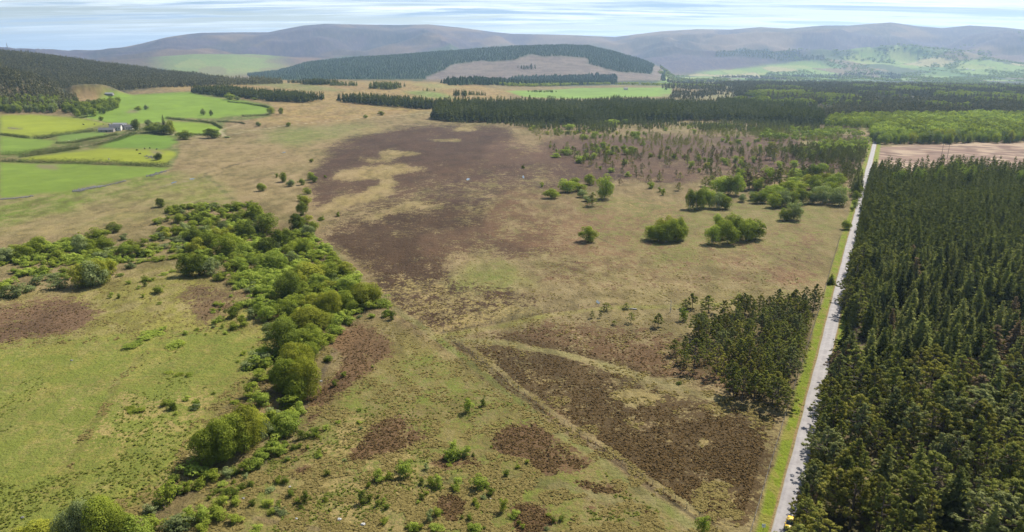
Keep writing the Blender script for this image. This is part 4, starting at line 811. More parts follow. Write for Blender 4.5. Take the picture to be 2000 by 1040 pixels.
# ------------------------------------------------------------------ the plantation to the right of the road
def treefield(xy, seed, mind): pass
SZ = lambda h, lo, hi: 'short' if h < lo else 'tall' if h > hi else 'middling'
g = np.random.default_rng(41)
cand = []
s_ax = np.arange(-42, 640, 5.0)
for a in s_ax:
    al_, = (a,)
    for b in np.arange(7.0, 420, 4.9):
        if 84 < a < 142 and b < 4+4.2*math.sin(math.pi*(a-84)/58): continue
        p = RA+RD*(a+g.uniform(-2.6, 2.6))+RN*(b+g.uniform(-1.9, 2.3))
        if g.random() < .06+.5*max(0, float(fbm(np.array(p[0]/16), np.array(p[1]/16), 3, 161))-.56)*4: continue
        cand.append((p[0], p[1], a, b))
for a in np.arange(-30, 610, 3.3):
    if 88 < a < 138: continue
    b = g.uniform(2.7, 4.4); p = RA+RD*(a+g.uniform(-1, 1))+RN*b; cand.append((p[0], p[1], a, b))
cand = np.array(cand)
z_ = height(cand[:, 0], cand[:, 1])
px, py, dep = proj(np.stack([cand[:, 0], cand[:, 1], z_], 1))
keep = (px > 1400) & (px < 2420) & (py > 338) & (py < 1500) & (dep > 20)
# the near end of the clear-felled strip bounds the plantation; ragged
keep &= py > 341+9*vn(px/40, px*0, 3)
cand, px, py, dep = cand[keep], px[keep], py[keep], dep[keep]
print('plantation trees', len(cand))
inview = (px > 1480) & (px < 2012) & (py < 1130)
order = np.argsort(dep)
ns = npn = 0; rest = []
pinezone = lambda x, y, a, b, pyy: (pyy > 730+60*float(vn(np.array(x/22), np.array(y/22), 5))) or (b < 9 and random.random() < .75)
broadspots = [tuple(at1(*p)[:2]) for p in [(1825,372),(1840,368),(1868,362),(1880,372),(1795,374),(1752,374),(1985,372),(1862,350)]]
for i in order:
    x, y, a, b = cand[i]; pz = np.array([x, y, float(height(x, y))])
    big = fbm(np.array(x/40), np.array(y/40), 2, 61)
    isp = pinezone(x, y, a, b, py[i]) and g.random() < .8; h = g.uniform(8.5, 15.5)+3.0*sm(200, 400, dep[i])+5*(float(big)-.5)
    if b < 5: h *= .72
    if isp: h *= .92
    lev = 'near the car' if a < 45 else 'level with the near fence corner' if a < 95 else 'level with the pine block' if a < 190 else 'level with the lone roadside conifer' if a < 300 else 'level with the birch clumps' if a < 420 else 'beside the clear-felled strip'
    dpt = 'on the road edge' if b < 9 else 'a few rows in' if b < 30 else 'deep inside' if b < 70 else 'far inside'
    if any((x-bx)**2+(y-by)**2 < 12 for bx, by in broadspots) and inview[i]:
        place('birch', 'bright', pz, h*.95, h*.55, 'fresh green birch among the plantation conifers', 'birches in the plantation', True); continue
    rusty = g.random() < .03
    if inview[i] and isp and npn < 172:
        npn += 1; mt = 'rusty' if rusty else ('pine', 'pineb', 'pinec', 'pine')[g.integers(0, 4)]; place('pine', mt, pz, h, h*g.uniform(.8, 1.15), f"{SZ(h, 11, 13.2)} {TONE[mt]} plantation pine {dpt}, {lev}", 'pines of the right hand plantation')
    elif inview[i] and (not isp) and ns < 286:
        ns += 1; mt = 'rusty' if rusty else ('spruce', 'spruceb', 'sprucec', 'spruce')[g.integers(0, 4)]; place('spruce', mt, pz, h, h*g.uniform(1.0, 1.5), f"{SZ(h, 13, 16)} {TONE[mt]} plantation spruce {dpt}, {lev}", 'spruces of the right hand plantation')
    else: rest.append((x, y, pz[2], h, isp))
# merged trees: one mesh, low templates
def lo_conifer(seed, n=26, sl=.19):
    g = np.random.default_rng(seed); t = (np.arange(n)+g.random(n))/n; z = .12+.86*t; a = g.uniform(0, 6.283, n)
    R = sl*(1-z)**.8; r = R*g.uniform(.45, .95, n)
    P_ = np.stack([np.cos(a)*r, np.sin(a)*r, z], 1); N_ = np.stack([np.cos(a)*.7, np.sin(a)*.7, np.full(n, .7)], 1)
    return leaf_tris(P_, N_, .62*(.35*(1-z)+.11)*(26/n)**.5, g, 1.5), np.repeat(g.uniform(.1, .9, n), 3)
def lo_broad(seed, n=40, low=.12):
    g = np.random.default_rng(seed); d = unit(g.normal(size=(n, 3))); d[:, 2] = np.abs(d[:, 2])*np.where(g.random(n) < .75, 1, -1)
    l = g.uniform(.75, 1.05, n)[:, None]; P_ = d*l*np.array([.46, .46, (1-low)/2*.95])+[0, 0, low+(1-low)/2]
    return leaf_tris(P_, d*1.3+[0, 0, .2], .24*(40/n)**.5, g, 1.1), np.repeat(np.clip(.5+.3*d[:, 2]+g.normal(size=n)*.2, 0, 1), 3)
def lo_cone(seed, n=6):
    g = np.random.default_rng(seed); V = []
    for (z0, z1, r) in ((.1, .7, .26), (.45, 1.0, .17)):
        an = np.sort(g.uniform(0, 6.283, 1)+np.arange(n)*6.283/n); rr_ = r*g.uniform(.8, 1.2, n); top = np.array([g.normal()*.02, g.normal()*.02, z1])
        for k in range(n):
            k2 = (k+1) % n
            V += [top, [math.cos(an[k])*rr_[k], math.sin(an[k])*rr_[k], z0], [math.cos(an[k2])*rr_[k2], math.sin(an[k2])*rr_[k2], z0]]
    V = np.array(V); return V, np.repeat(g.uniform(.2, .8, len(V)//3), 3)
def merged(name, tpl, X, Y, Hs, Ws, mat, label, cat=None, group=None, kind='stuff', seed=0, tintf=None, part_of=None, Z=None):
    g = np.random.default_rng(seed); n = len(X); Z = height(X, Y) if Z is None else Z; V = []; Tn = []
    which = g.integers(0, len(tpl), n)
    tt = g.uniform(-.3, .3, n) if tintf is None else tintf
    for k, (tv, tt0) in enumerate(tpl):
        m = which == k; c = m.sum()
        if not c: continue
        a = g.uniform(0, 6.283, c); ca, sa = np.cos(a)[:, None], np.sin(a)[:, None]
        x = (tv[None, :, 0]*ca-tv[None, :, 1]*sa)*Ws[m][:, None]+X[m][:, None]; y = (tv[None, :, 0]*sa+tv[None, :, 1]*ca)*Ws[m][:, None]+Y[m][:, None]
        z = tv[None, :, 2]*Hs[m][:, None]+Z[m][:, None]
        V.append(np.stack([x, y, z], -1).reshape(-1, 3)); Tn.append(np.clip(tt0[None]+tt[m][:, None], 0, 1).ravel())
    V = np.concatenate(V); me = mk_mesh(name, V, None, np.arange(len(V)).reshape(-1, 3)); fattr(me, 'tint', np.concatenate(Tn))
    o = obj(name, me, M[mat] if isinstance(mat, str) else mat, part_of)
    tag(o, label, cat, group, kind); return o
YP = [t_pine(760+i, .3, .25, .16)[:2] for i in range(4)]
merged('young_pine_woods', YP, qr[:, 0], qr[:, 1], g.uniform(4, 9, len(qr)), g.uniform(4, 7.5, len(qr)), 'pine', 'small pines thickening towards the far edge of the upper moor', seed=4)
SB = [t_broad(640+i, .30, 9, -.1, .085, .5, .3)[:2] for i in range(5)]
sx = []; sy = []
for k, (q, th) in enumerate(SCRUB_POLYS):
    x, y = fill(q, 3.4, 140+k, extra=lambda x, y: fbm(x/11, y/11, 3, 144) > th); sx.append(x); sy.append(y)
sx = np.concatenate(sx); sy = np.concatenate(sy); print('scrub', len(sx)); gg = np.random.default_rng(5); sh = gg.uniform(1.6, 3.6, len(sx)); sel = fbm(sx/14, sy/14, 2, 3) > .5
merged('willow_undergrowth', SB, sx[sel], sy[sel], sh[sel], sh[sel]*gg.uniform(1.5, 2.1, sel.sum()), 'bright', 'fresh green willow undergrowth closing the gaps of the diagonal wood', seed=5)
merged('willow_undergrowth', SB, sx[~sel], sy[~sel], sh[~sel], sh[~sel]*gg.uniform(1.5, 2.1, (~sel).sum()), 'mid', 'duller green willow undergrowth closing the gaps of the diagonal wood', seed=6)
rest = np.array([r[:4]+(float(r[4]),) for r in rest])
MS = []
for i in range(3):
    v, t, tv, tf = t_spruce(700+i, .48, .18); MS.append((v, t))
MP = [t_pine(720+i, .4, .23, .3)[:2] for i in range(3)]
sp_ = rest[rest[:, 4] < .5]; pi_ = rest[rest[:, 4] >= .5]
merged('conifer_woods', MS, sp_[:, 0], sp_[:, 1], sp_[:, 3], sp_[:, 3]*g.uniform(1.0, 1.4, len(sp_)), 'spruce', 'dense dark spruces filling the back of the plantation right of the road', seed=1)
if len(pi_): merged('pine_woods', MP, pi_[:, 0], pi_[:, 1], pi_[:, 3], pi_[:, 3]*g.uniform(.6, .85, len(pi_)), 'pine', 'olive pines filling in the near part of the plantation right of the road', seed=2)
# ------------------------------------------------------------------ far woods, each one mass
LC = [lo_conifer(800+i, 30) for i in range(6)]; LC2 = [lo_cone(820+i) for i in range(6)]; LB = [lo_broad(840+i, 46) for i in range(6)]; LB2 = [lo_broad(860+i, 20) for i in range(4)]
LM = [lo_conifer(880+i, 90, .20) for i in range(5)]
def forest(name, label, poly, spacing, h, w, tpl, mat, seed, extra=None, **kw):
    X, Y = fill(poly, spacing, seed, extra=extra); g = np.random.default_rng(seed+1); n = len(X); print(name, n)
    cl = fbm(X/35, Y/35, 3, seed)-.5
    Hs = h*g.uniform(.7, 1.2, n)*(1+.8*cl); return merged(name, tpl, X, Y, Hs, Hs*w*g.uniform(.85, 1.2, n), mat, label, seed=seed+2, tintf=g.uniform(-.22, .22, n)+cl*1.1, **kw)
def S_(x, y): return 1000+1410*x/np.maximum(y, 50)
def worldpoly(sd): return np.array([((s-1000)/1410*y, y) for s, y in sd])   # (bearing, metres ahead) pairs
# spruce belt across the moor
SBP = [(846, 234), (870, 238), (960, 240), (1080, 244), (1200, 244), (1340, 236), (1450, 238), (1610, 247), (1600, 222), (1450, 208), (1200, 206), (860, 212)]
forest('spruce_belt', 'long dark spruce belt across the upper moor', SBP, 6.4, 17, 1.3, LM, 'spruce', 50, extra=lambda x, y: fbm(x/60, y/60, 3, 181) > .47)
forest('spruce_belt', 'paler greyish trees mixed through the long dark belt', SBP, 6.4, 16, 1.3, LM, 'pinec', 51, extra=lambda x, y: fbm(x/60, y/60, 3, 181) <= .47)
forest('birch_and_pine_fringe', 'paler young trees along the near side of the dark spruce belt', [(880, 240), (960, 244), (1040, 252), (1120, 262), (1320, 258), (1480, 258), (1600, 262), (1600, 244), (1340, 236), (1080, 242)], 6.0, 8.5, .95, LM, 'pinec', 52, extra=lambda x, y: fbm(x/28, y/28, 3, 182) > .45)
# right hand forest
def clear_mid(x, y): return ~((S_(x, y) > 985) & (S_(x, y) < 1470) & (y > 1420) & (y < 2050))
forest('far_conifer_forest', 'broad dark conifer forest reaching back on the right', worldpoly([(1600, 1000), (1640, 1350), (1500, 1560), (1440, 1780), (1440, 2300), (1400, 2700), (1900, 2800), (2500, 2700), (2500, 1130), (1900, 1120), (1760, 1130)]), 10.5, 16, 1.1, LC, 'far', 54, extra=lambda x, y: (fbm(x/90, y/130, 4, 171) > .40) & ((fbm(x/300, y/200, 3, 172) < .60) | (y < 1500)))
forest('leafy_woods', 'leafy patches breaking up the broad dark forest', worldpoly([(1440, 1500), (1500, 2500), (2300, 2500), (2300, 1300), (1800, 1300)]), 11, 12, 1.1, LB2, 'mid', 55, extra=lambda x, y: (fbm(x/90, y/130, 4, 171) <= .40))
forest('far_conifer_forest', 'dark conifer strip behind the spruce belt, left of the broad forest', worldpoly([(1300, 2100), (1520, 1900), (1520, 2500), (1380, 2600), (1290, 2500)]), 13, 15, 1.1, LC, 'far', 56, extra=lambda x, y: fbm(x/70, y/70, 3, 8) > .47)
forest('mixed_woods', 'broken dark trees and scrub between the green field and the forest', worldpoly([(1310, 1640), (1480, 1500), (1600, 1400), (1640, 1600), (1480, 2000), (1320, 2000)]), 12, 12, 1.2, LC, 'far', 57, extra=lambda x, y: fbm(x/50, y/50, 3, 9) > .56)
forest('leafy_woods', 'paler leafy trees crossing the broad dark forest on the right', worldpoly([(1460, 1750), (1520, 1600), (1640, 1500), (1650, 1600), (1560, 1820)]), 10, 13, 1.0, LB, 'mid', 58)
# birch wood: row in front as single trees, mass behind
BW = [(1706, 283), (1780, 282), (1860, 281), (2000, 278), (2250, 276), (2250, 228), (2000, 231), (1850, 232), (1700, 234), (1620, 236), (1612, 252), (1700, 254)]
BWp = pw(BW)
g = np.random.default_rng(77); X, Y = fill(BWp, 8.0, 60); cl = fbm(X/40, Y/40, 3, 3)
pxx, pyy, dp = proj(np.stack([X, Y, 0*X], 1)); front = (pyy > 271) & (pxx < 2010) & (pxx > 1700)
fi = np.where(front)[0]; fi = fi[np.argsort(dp[fi])][:110]
random.seed(9)
for i in fi:
    mt = random.choice(('bright', 'yellow', 'bright', 'mid', 'grey')); h = random.uniform(9, 14)
    place('birch', mt, (X[i], Y[i], float(height(X[i], Y[i]))), h, h*random.uniform(.6, .8), f"{TONE[mt]} birch in the front rows of the birch wood", 'front rows of the birch wood', False)
bk = np.ones(len(X), bool); bk[fi] = False
for mt, lo, hi_, lb in (('bright', 0, .5, 'fresh green birches massed behind the clear-felled strip'), ('mid', .5, 1, 'darker birches mixed through the wood behind the clear-felled strip')):
    m = bk & (cl >= lo) & (cl < hi_); Hh_ = g.uniform(10, 15, m.sum())
    merged('birch_woods', LB+[lo_broad(990+i, 70) for i in range(3)], X[m], Y[m], Hh_, Hh_*g.uniform(.75, .95, m.sum()), mt, lb, seed=61)
forest('leafy_woods', 'pale green scrub between the scattered moor trees and the birch wood', [(1490, 262), (1560, 258), (1690, 262), (1700, 278), (1690, 300), (1600, 300), (1560, 285), (1480, 285)], 8, 7.5, 1.15, LB, 'bright', 62, extra=lambda x, y: (fbm(x/30, y/30, 3, 19) > .46) & ~inpoly(x, y, pw([(1555, 272), (1668, 274), (1664, 286), (1560, 287)])) & (roadcoord(x, y)[1] < -6))
forest('pine_woods', 'dark young pines thickening towards the road below the birch wood', [(1540, 292), (1690, 290), (1690, 345), (1672, 380), (1650, 372), (1640, 330), (1560, 318)], 6.0, 7.5, .85, [t_pine(730+i, .3, .24, .2)[:2] for i in range(3)], 'pine', 64, extra=lambda x, y: (fbm(x/30, y/30, 3, 29) > .43) & (roadcoord(x, y)[1] < -5))
# left hill
def notmound(x, y): return np.hypot((x+.5925*1590*.8603)/95, (y-1590*.8603)/85) > 1
HL = lambda x, y: notmound(x, y) & ~((S_(x, y) > 137) & (np.hypot(x, y) < 1700))
forest('hillside_forest', 'dark pine forest clothing the hill at the left', worldpoly([(-260, 1090), (-100, 1060), (60, 1080), (130, 1125), (150, 1420), (300, 1600), (400, 1700), (440, 1850), (430, 2500), (0, 2450), (-300, 2300)]), 8.2, 14, .95, LC, 'far', 66, extra=HL)
forest('hillside_forest', 'dark conifers on the crest line at the end of the hill forest', worldpoly([(415, 1700), (470, 1760), (548, 1860), (545, 2000), (420, 2000)]), 9, 15, .95, LC, 'far', 67)
BELTS = [([(372, 181), (386, 175), (600, 199), (592, 202), (540, 202), (440, 192)], 'long dark pine belt beside the green fields', 17),
         ([(660, 197), (690, 196), (830, 211), (838, 216), (800, 217), (700, 205)], 'second dark pine belt on the golden hillside', 15)]
def strip_forest(name, label, line, width, spacing, h, tpl, mat, seed):
    P2 = at([p[0] for p in line], [p[1] for p in line]); rngs = np.random.default_rng(seed); X = []; Y = []
    for (a, b) in zip(P2[:-1], P2[1:]):
        d = b[:2]-a[:2]; Ln = np.linalg.norm(d); d /= Ln; nn = np.array([-d[1], d[0]]);  nn = nn if nn @ a[:2] > 0 else -nn
        n = int(Ln*width/spacing**2)
        t = rngs.uniform(0, Ln, n); w = rngs.uniform(0, width, n); X.append(a[0]+d[0]*t+nn[0]*w); Y.append(a[1]+d[1]*t+nn[1]*w)
    X = np.concatenate(X); Y = np.concatenate(Y); n = len(X); Hs = h*rngs.uniform(.8, 1.15, n); print(name, n)
    return merged(name, tpl, X, Y, Hs, Hs*rngs.uniform(.8, 1.1, n), mat, label, seed=seed)
strip_forest('pine_belt', 'long dark pine belt beside the farm fields', [(372, 182), (400, 186), (460, 192), (530, 199), (597, 202)], 75, 5, 15, LC, 'spruce', 70)
strip_forest('pine_belt', 'second dark pine belt on the golden hillside', [(660, 199), (700, 204), (760, 209), (834, 215)], 60, 5, 15, LC, 'spruce', 71)
for k, (ln, wd, hh, lb) in enumerate([([(585, 166), (630, 167)], 60, 14, 'short dark conifer block below the crest'), ([(640, 168), (690, 169)], 30, 11, 'thin line of dark trees right of the short conifer block'), ([(716, 174), (762, 176)], 60, 15, 'square dark conifer clump on the golden hillside'),
                                       ([(886, 189), (910, 190)], 40, 12, 'left of two small dark tree clumps near the green field'), ([(915, 187), (950, 188)], 25, 9, 'loose right hand one of two small clumps near the green field'), ([(823, 178), (850, 179)], 14, 6, 'few tiny dark trees on the golden hillside'), ([(556, 162), (584, 163)], 20, 9, 'scrubby dark trees on the crest')]):
    strip_forest('conifer_copse', lb, ln, wd, 5.5, hh, LC, 'spruce', 72+k)
strip_forest('tree_line', 'hazy tree line at the far edge of the bright field', [(1000, 170), (1130, 167), (1200, 166), (1300, 168), (1400, 172)], 40, 11, 9, LB2, 'mid', 90)
strip_forest('tree_line', 'small tree clump in the near corner of the bright field', [(1035, 182), (1088, 181)], 16, 9, 5, LB2, 'dark', 91)
# middle hill
CF = pw(CLF)
forest('hill_forest', 'hazy conifer forest covering the middle hill', worldpoly([(500, 3000), (800, 2950), (1000, 2950), (1000, 3060), (1300, 3300), (1300, 4300), (1200, 4750), (700, 4750), (480, 4600)]), 16, 14, 1.6, LC2, 'hill', 92, extra=lambda x, y: ~inpoly(x, y, CF))
forest('hill_forest', 'hazy lower plantation in front of the clear-felled slope', [(860, 163), (900, 158), (1000, 155), (1090, 152), (1205, 149), (1205, 165), (1100, 168), (1000, 169), (880, 168)], 14, 14, 1.4, LC2, 'hill', 94)
forest('hill_forest', 'dark patch of trees left standing on the clear-felled slope', [(1010, 132), (1045, 130), (1048, 136), (1012, 137)], 18, 14, 1.3, LC2, 'far', 95)
forest('hill_forest', 'small hazy plantation on the foot of the mountains', [(1395, 109), (1440, 98), (1500, 95), (1560, 103), (1608, 111), (1612, 121), (1540, 121), (1480, 113), (1400, 112)], 30, 18, 1.8, LC2, 'far', 96)
forest('valley_woods', 'scattered hedgerow trees and copses in the far valley', worldpoly([(1290, 3000), (1290, 5200), (2400, 5200), (2400, 3000)]), 26, 11, 1.6, LB2, 'mid', 98, extra=lambda x, y: fbm(x/120, y/260, 4, 49) > .54)
forest('valley_woods', 'small woods on the lower mountain slope above the far valley', worldpoly([(1500, 5200), (1500, 6900), (2500, 7000), (2500, 5200)]), 40, 14, 1.9, LB2, 'dark', 100, extra=lambda x, y: fbm(x/220, y/260, 3, 149) > .60)
forest('valley_woods', 'dark conifer strips in the far valley', worldpoly([(1290, 3300), (1290, 5400), (1800, 5400), (1700, 3600)]), 26, 14, 1.6, LC2, 'far', 99, extra=lambda x, y: fbm(x/330, y/260, 2, 59) > .62)
# ------------------------------------------------------------------ farm: hedges, trees, buildings, cattle, walls
def hedge(line, wd, h, label, mat='dark', seed=0, rag=.35):
    wd *= 1.5; h *= 1.5
    P2 = at([p[0] for p in line], [p[1] for p in line]); g = np.random.default_rng(900+seed); Ps = []
    for a, b in zip(P2[:-1], P2[1:]):
        Ln = np.linalg.norm(b[:2]-a[:2]); n = max(2, int(Ln/1.1)); t = np.arange(n)/n; Ps.append(a[None]+(b-a)[None]*t[:, None])
    Ps = np.concatenate(Ps); V = []; Tn = []
    for p in Ps:
        hh = h*g.uniform(1-rag, 1+rag*.6); n = int(46*min(1.3, h/2.2)); d = unit(g.normal(size=(n, 3))); d[:, 2] = np.abs(d[:, 2])
        ang = g.normal()*.3; c = np.array([p[0]+g.normal()*.25, p[1]+g.normal()*.25, float(height(p[0], p[1]))])
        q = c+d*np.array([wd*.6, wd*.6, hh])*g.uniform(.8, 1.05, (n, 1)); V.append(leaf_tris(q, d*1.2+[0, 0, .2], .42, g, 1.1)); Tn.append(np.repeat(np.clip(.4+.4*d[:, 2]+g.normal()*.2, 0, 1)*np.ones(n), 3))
    V = np.concatenate(V); me = mk_mesh('hedge', V, None, np.arange(len(V)).reshape(-1, 3)); fattr(me, 'tint', np.concatenate(Tn))
    tag(obj('hedge', me, M['hedge']), label, 'hedge', 'hedges of the farm')
HG = [([(0, 316), (60, 318)], 2.5, 2.6, 'short clipped hedge end at the left edge of the lowest pasture'),
      ([(62, 318), (150, 320), (240, 323), (334, 327)], 3.0, 3.4, 'long thick straight hedge above the lowest pasture'),
      ([(0, 303), (40, 303), (100, 296), (157, 287)], 4, 3.2, 'bushy double hedge leading to the farm track at the left'),
      ([(40, 308), (100, 300), (155, 290)], 2.5, 2.0, 'lower hedge below the bushy double one'),
      ([(178, 286), (215, 279), (245, 269), (262, 262), (300, 260), (304, 262)], 4.5, 4.2, 'tall dense hedge curving past the farm buildings'),
      ([(0, 264), (28, 267), (57, 271)], 3, 2.6, 'hedge between the two left pastures'),
      ([(68, 271), (85, 272), (110, 266), (150, 261), (186, 257)], 3.5, 3.4, 'bushy hedge running to the farm from the left'),
      ([(112, 281), (150, 279), (190, 271), (230, 264)], 2.2, 2.0, 'thin hedge along the upper side of the farm track'),
      ([(325, 232), (360, 236), (390, 238), (415, 242), (433, 252)], 2.6, 2.4, 'curved hedge round the small field right of the farm'),
      ([(425, 239), (470, 241), (478, 243)], 2, 1.8, 'short hedge continuing the curved one'),
      ([(445, 200), (480, 203), (510, 208), (527, 212)], 2.4, 2.6, 'hedge at the upper right corner of the big field'),
      ([(472, 228), (527, 226)], 2.4, 2.2, 'dark hedge at the lower right corner of the big field'),
      ([(376, 264), (402, 265)], 2.0, 1.8, 'short dark hedge between the two round bushes')]
for k, (ln, wd, h, lb) in enumerate(HG): hedge(ln, wd, h, lb, 'dark' if k not in (3, 7) else 'mid', k)
random.seed(15)
for a, lb in [((266,256,20,14,'dark'), 'dark round tree at the right end of the farm buildings'), ((322,258,32,12,'spruce','spruce'), 'tall dark conifer in the farm garden'), ((300,262,20,30,'mid'), 'spreading tree at the left of the farm garden'), ((316,264,18,26,'dark'), 'dark bush under the garden conifer'),
              ((332,265,26,20,'yellow'), 'brownish yellow tree right of the garden conifer'), ((292,252,16,14,'grey'), 'grey-green tree behind the farm garden'), ((308,254,14,16,'grey'), 'pale tree behind the farm garden, next to the conifer'),
              ((361,276,20,28,'dark'), 'left of two big round bushes by the farm track'), ((414,273,20,28,'dark'), 'right of two big round bushes by the farm track'), ((309,314,14,14,'dark'), 'dark bush beside the stones below the farm'), ((198,237,9,8,'dark'), 'small tree on the corner of the farm track'),
              ((161,232,7,16,'grey'), 'pale low bush under the wood beside the track'), ((270,217,9,11,'mid'), 'left of the two trees standing in the big field'), ((286,215,9,8,'grey'), 'right of the two trees standing in the big field'), ((397,226,12,9,'grey'), 'left of two thin trees at the field bottom'), ((413,227,11,7,'grey'), 'right of two thin trees at the field bottom'),
              ((449,197,14,18,'mid'), 'round tree at the end of the long pine belt'), ((464,197,8,10,'grey'), 'smaller tree beside the round one at the belt end'), ((549,224,12,9,'mid'), 'tree right of the field corner on the golden ground'), ((530,224,14,14,'mid'), 'tree on the lower right corner of the big field'),
              ((563,248,8,10,'mid'), 'green bush by the pale road below the golden hill'), ((714,232,7,8,'mid'), 'small tree beside the pale road, left one'), ((745,227,9,12,'mid'), 'tree beside the pale road, right one'), ((505,248,9,9,'grey'), 'bush at the bend of the pale track'),
              ((443,271,5,15,'grey'), 'greyish low bush right of the round bushes'), ((790,170,9,5,'spruce','spruce'), 'tiny dark conifer alone on the crest'), ((498,197,6,10,'mid'), 'small bush on the field edge below the belt')]:
    put_tree(*(a if len(a) == 6 else a+(None,)), '!'+lb, 'trees round the farm', False)
# leafy belt under the hill forest
q = fill([(0, 222), (110, 221), (115, 200), (60, 199), (0, 199), (-120, 199), (-120, 222)], 10.5, 5)
for x, y in zip(*q):
    h = random.uniform(9, 14); pz = (x, y, float(height(x, y))); place('smallbroad', random.choice(('mid', 'mid', 'grey')), pz, h, h*random.uniform(.8, 1), 'leafy tree in the belt below the dark hill forest, left of the gap', 'leafy belt below the hill forest', False, 'leafy_tree')
q = fill([(118, 222), (150, 229), (165, 232), (200, 224), (230, 214), (232, 202), (215, 198), (190, 205), (165, 210), (140, 202), (118, 204)], 11.5, 6)
for x, y in zip(*q):
    if random.random() < .15: continue
    h = random.uniform(8, 13); pz = (x, y, float(height(x, y))); place('smallbroad', random.choice(('mid', 'dark', 'mid')), pz, h, h*random.uniform(.8, 1.05), 'leafy tree of the grove running down from the grassy mound', 'grove below the grassy mound', False, 'leafy_tree')

def box_v(x0, x1, y0, y1, z0, z1):
    V = np.array([(x, y, z) for z in (z0, z1) for x, y in ((x0, y0), (x1, y0), (x1, y1), (x0, y1))], float)
    return V, np.array([(0, 3, 2, 1), (4, 5, 6, 7), (0, 1, 5, 4), (1, 2, 6, 5), (2, 3, 7, 6), (3, 0, 4, 7)])
def boxes(L_): return join_tubes([box_v(*b) for b in L_])
M['stonewall'] = simple('grey_stone_wall', (.30, .27, .24), .9, 1.5, .3); M['white'] = simple('white_harl', (.62, .60, .55), .85, 2, .1)
M['slate'] = simple('slate_roof', (.11, .108, .108), .6, 2, .3); M['glass'] = simple('window_glass', (.02, .025, .03), .1); M['tin'] = simple('grey_sheet_roof', (.24, .24, .235), .6, 1, .15); M['redtile'] = simple('red_brown_roof', (.20, .10, .07), .8, 2, .2)
M['stone'] = simple('field_stone', (.20, .19, .175), .9, 2, .35); M['paintdark'] = simple('dark_door_paint', (.05, .06, .05), .6)
def house(name, px, py, Lx, Wy, wallh, roofh, rot, wall, roof, label, cat, group, nwin=4, chim=2, simplep=False):
    p = at1(px, py); e = bpy.data.objects.new(name, None); COL.objects.link(e); e.location = p-np.array([0, 0, .15]); e.rotation_euler = (0, 0, R_(rot)); tag(e, label, cat, group)
    a, b = Lx/2, Wy/2
    V, F = box_v(-a, a, -b, b, -.6, wallh); gv = np.array([(-a, -b, wallh), (-a, b, wallh), (-a, 0, wallh+roofh), (a, -b, wallh), (a, b, wallh), (a, 0, wallh+roofh)])
    F = F[[0, 2, 3, 4, 5]]
    me = mk_mesh('wall', np.concatenate([V, gv]), F, [(8, 10, 9), (11, 12, 13)]); obj('wall', me, M[wall], e)
    o_ = .35; t = .22; sl_ = roofh/b
    rv = []; 
    for zz_ in (0, -t):
        rv += [(-a-o_, -b-o_, wallh-sl_*o_+zz_+.1), (a+o_, -b-o_, wallh-sl_*o_+zz_+.1), (a+o_, 0, wallh+roofh+zz_+.1), (-a-o_, 0, wallh+roofh+zz_+.1), (-a-o_, b+o_, wallh-sl_*o_+zz_+.1), (a+o_, b+o_, wallh-sl_*o_+zz_+.1)]
    rf = [(0, 1, 2, 3), (3, 2, 5, 4), (9, 8, 7, 6), (10, 11, 8, 9), (0, 6, 7, 1), (4, 5, 11, 10), (0, 3, 9, 6), (3, 4, 10, 9), (1, 7, 8, 2), (2, 8, 11, 5)]
    r = obj('roof', mk_mesh('roof', rv, rf), M[roof], e)
    for c in range(chim):
        x = (-a+.5, a-.5)[c % 2]; V, F = boxes([(x-.4, x+.4, -.4, .4, wallh+roofh*.75, wallh+roofh+1.1)]); obj('chimney', mk_mesh('chimney', V, F), M[wall], r)
    if not simplep:
        for k in range(nwin):
            x = -a+(k+.7)*Lx/(nwin+.4); V, F = boxes([(x-.5, x+.5, -b-.03, -b+.05, wallh*.42, wallh*.42+1.1)]); obj('window', mk_mesh('window', V, F), M['glass'], e)
        V, F = boxes([(a*.1-.5, a*.1+.5, -b-.04, -b+.05, 0, 2.0)]); obj('door', mk_mesh('door', V, F), M['paintdark'], e)
    return e
FG = 'farm buildings'
house('farm_building', 209, 258, 17, 9, 3.0, 2.4, 14, 'stonewall', 'slate', 'low grey roofed shed at the left end of the farm', 'farm building', FG, 3, 0)
house('farm_house', 227, 255, 13, 8, 5.0, 2.8, 14, 'white', 'slate', 'pale two-storey farmhouse in the middle of the farm', 'house', FG, 4, 2)
house('farm_building', 242, 251, 12, 7, 3.4, 2.2, 100, 'stonewall', 'slate', 'steading wing end-on behind the pale farmhouse', 'farm building', FG, 2, 0)
house('farm_house', 252, 253, 9, 7, 3.4, 2.6, 20, 'white', 'slate', 'small white gabled cottage at the right end of the farm', 'house', FG, 2, 1)
house('farm_building', 235, 248, 16, 7, 3.2, 2.0, 8, 'stonewall', 'tin', 'long low steading behind the farmhouse', 'farm building', FG, 3, 0)
house('farm_building', 214, 186, 14, 7, 2.8, 1.8, 5, 'stonewall', 'tin', 'small roofed bothy on the skyline of the big field beside the mound', 'hut', 'small building by the mound', 2, 0)
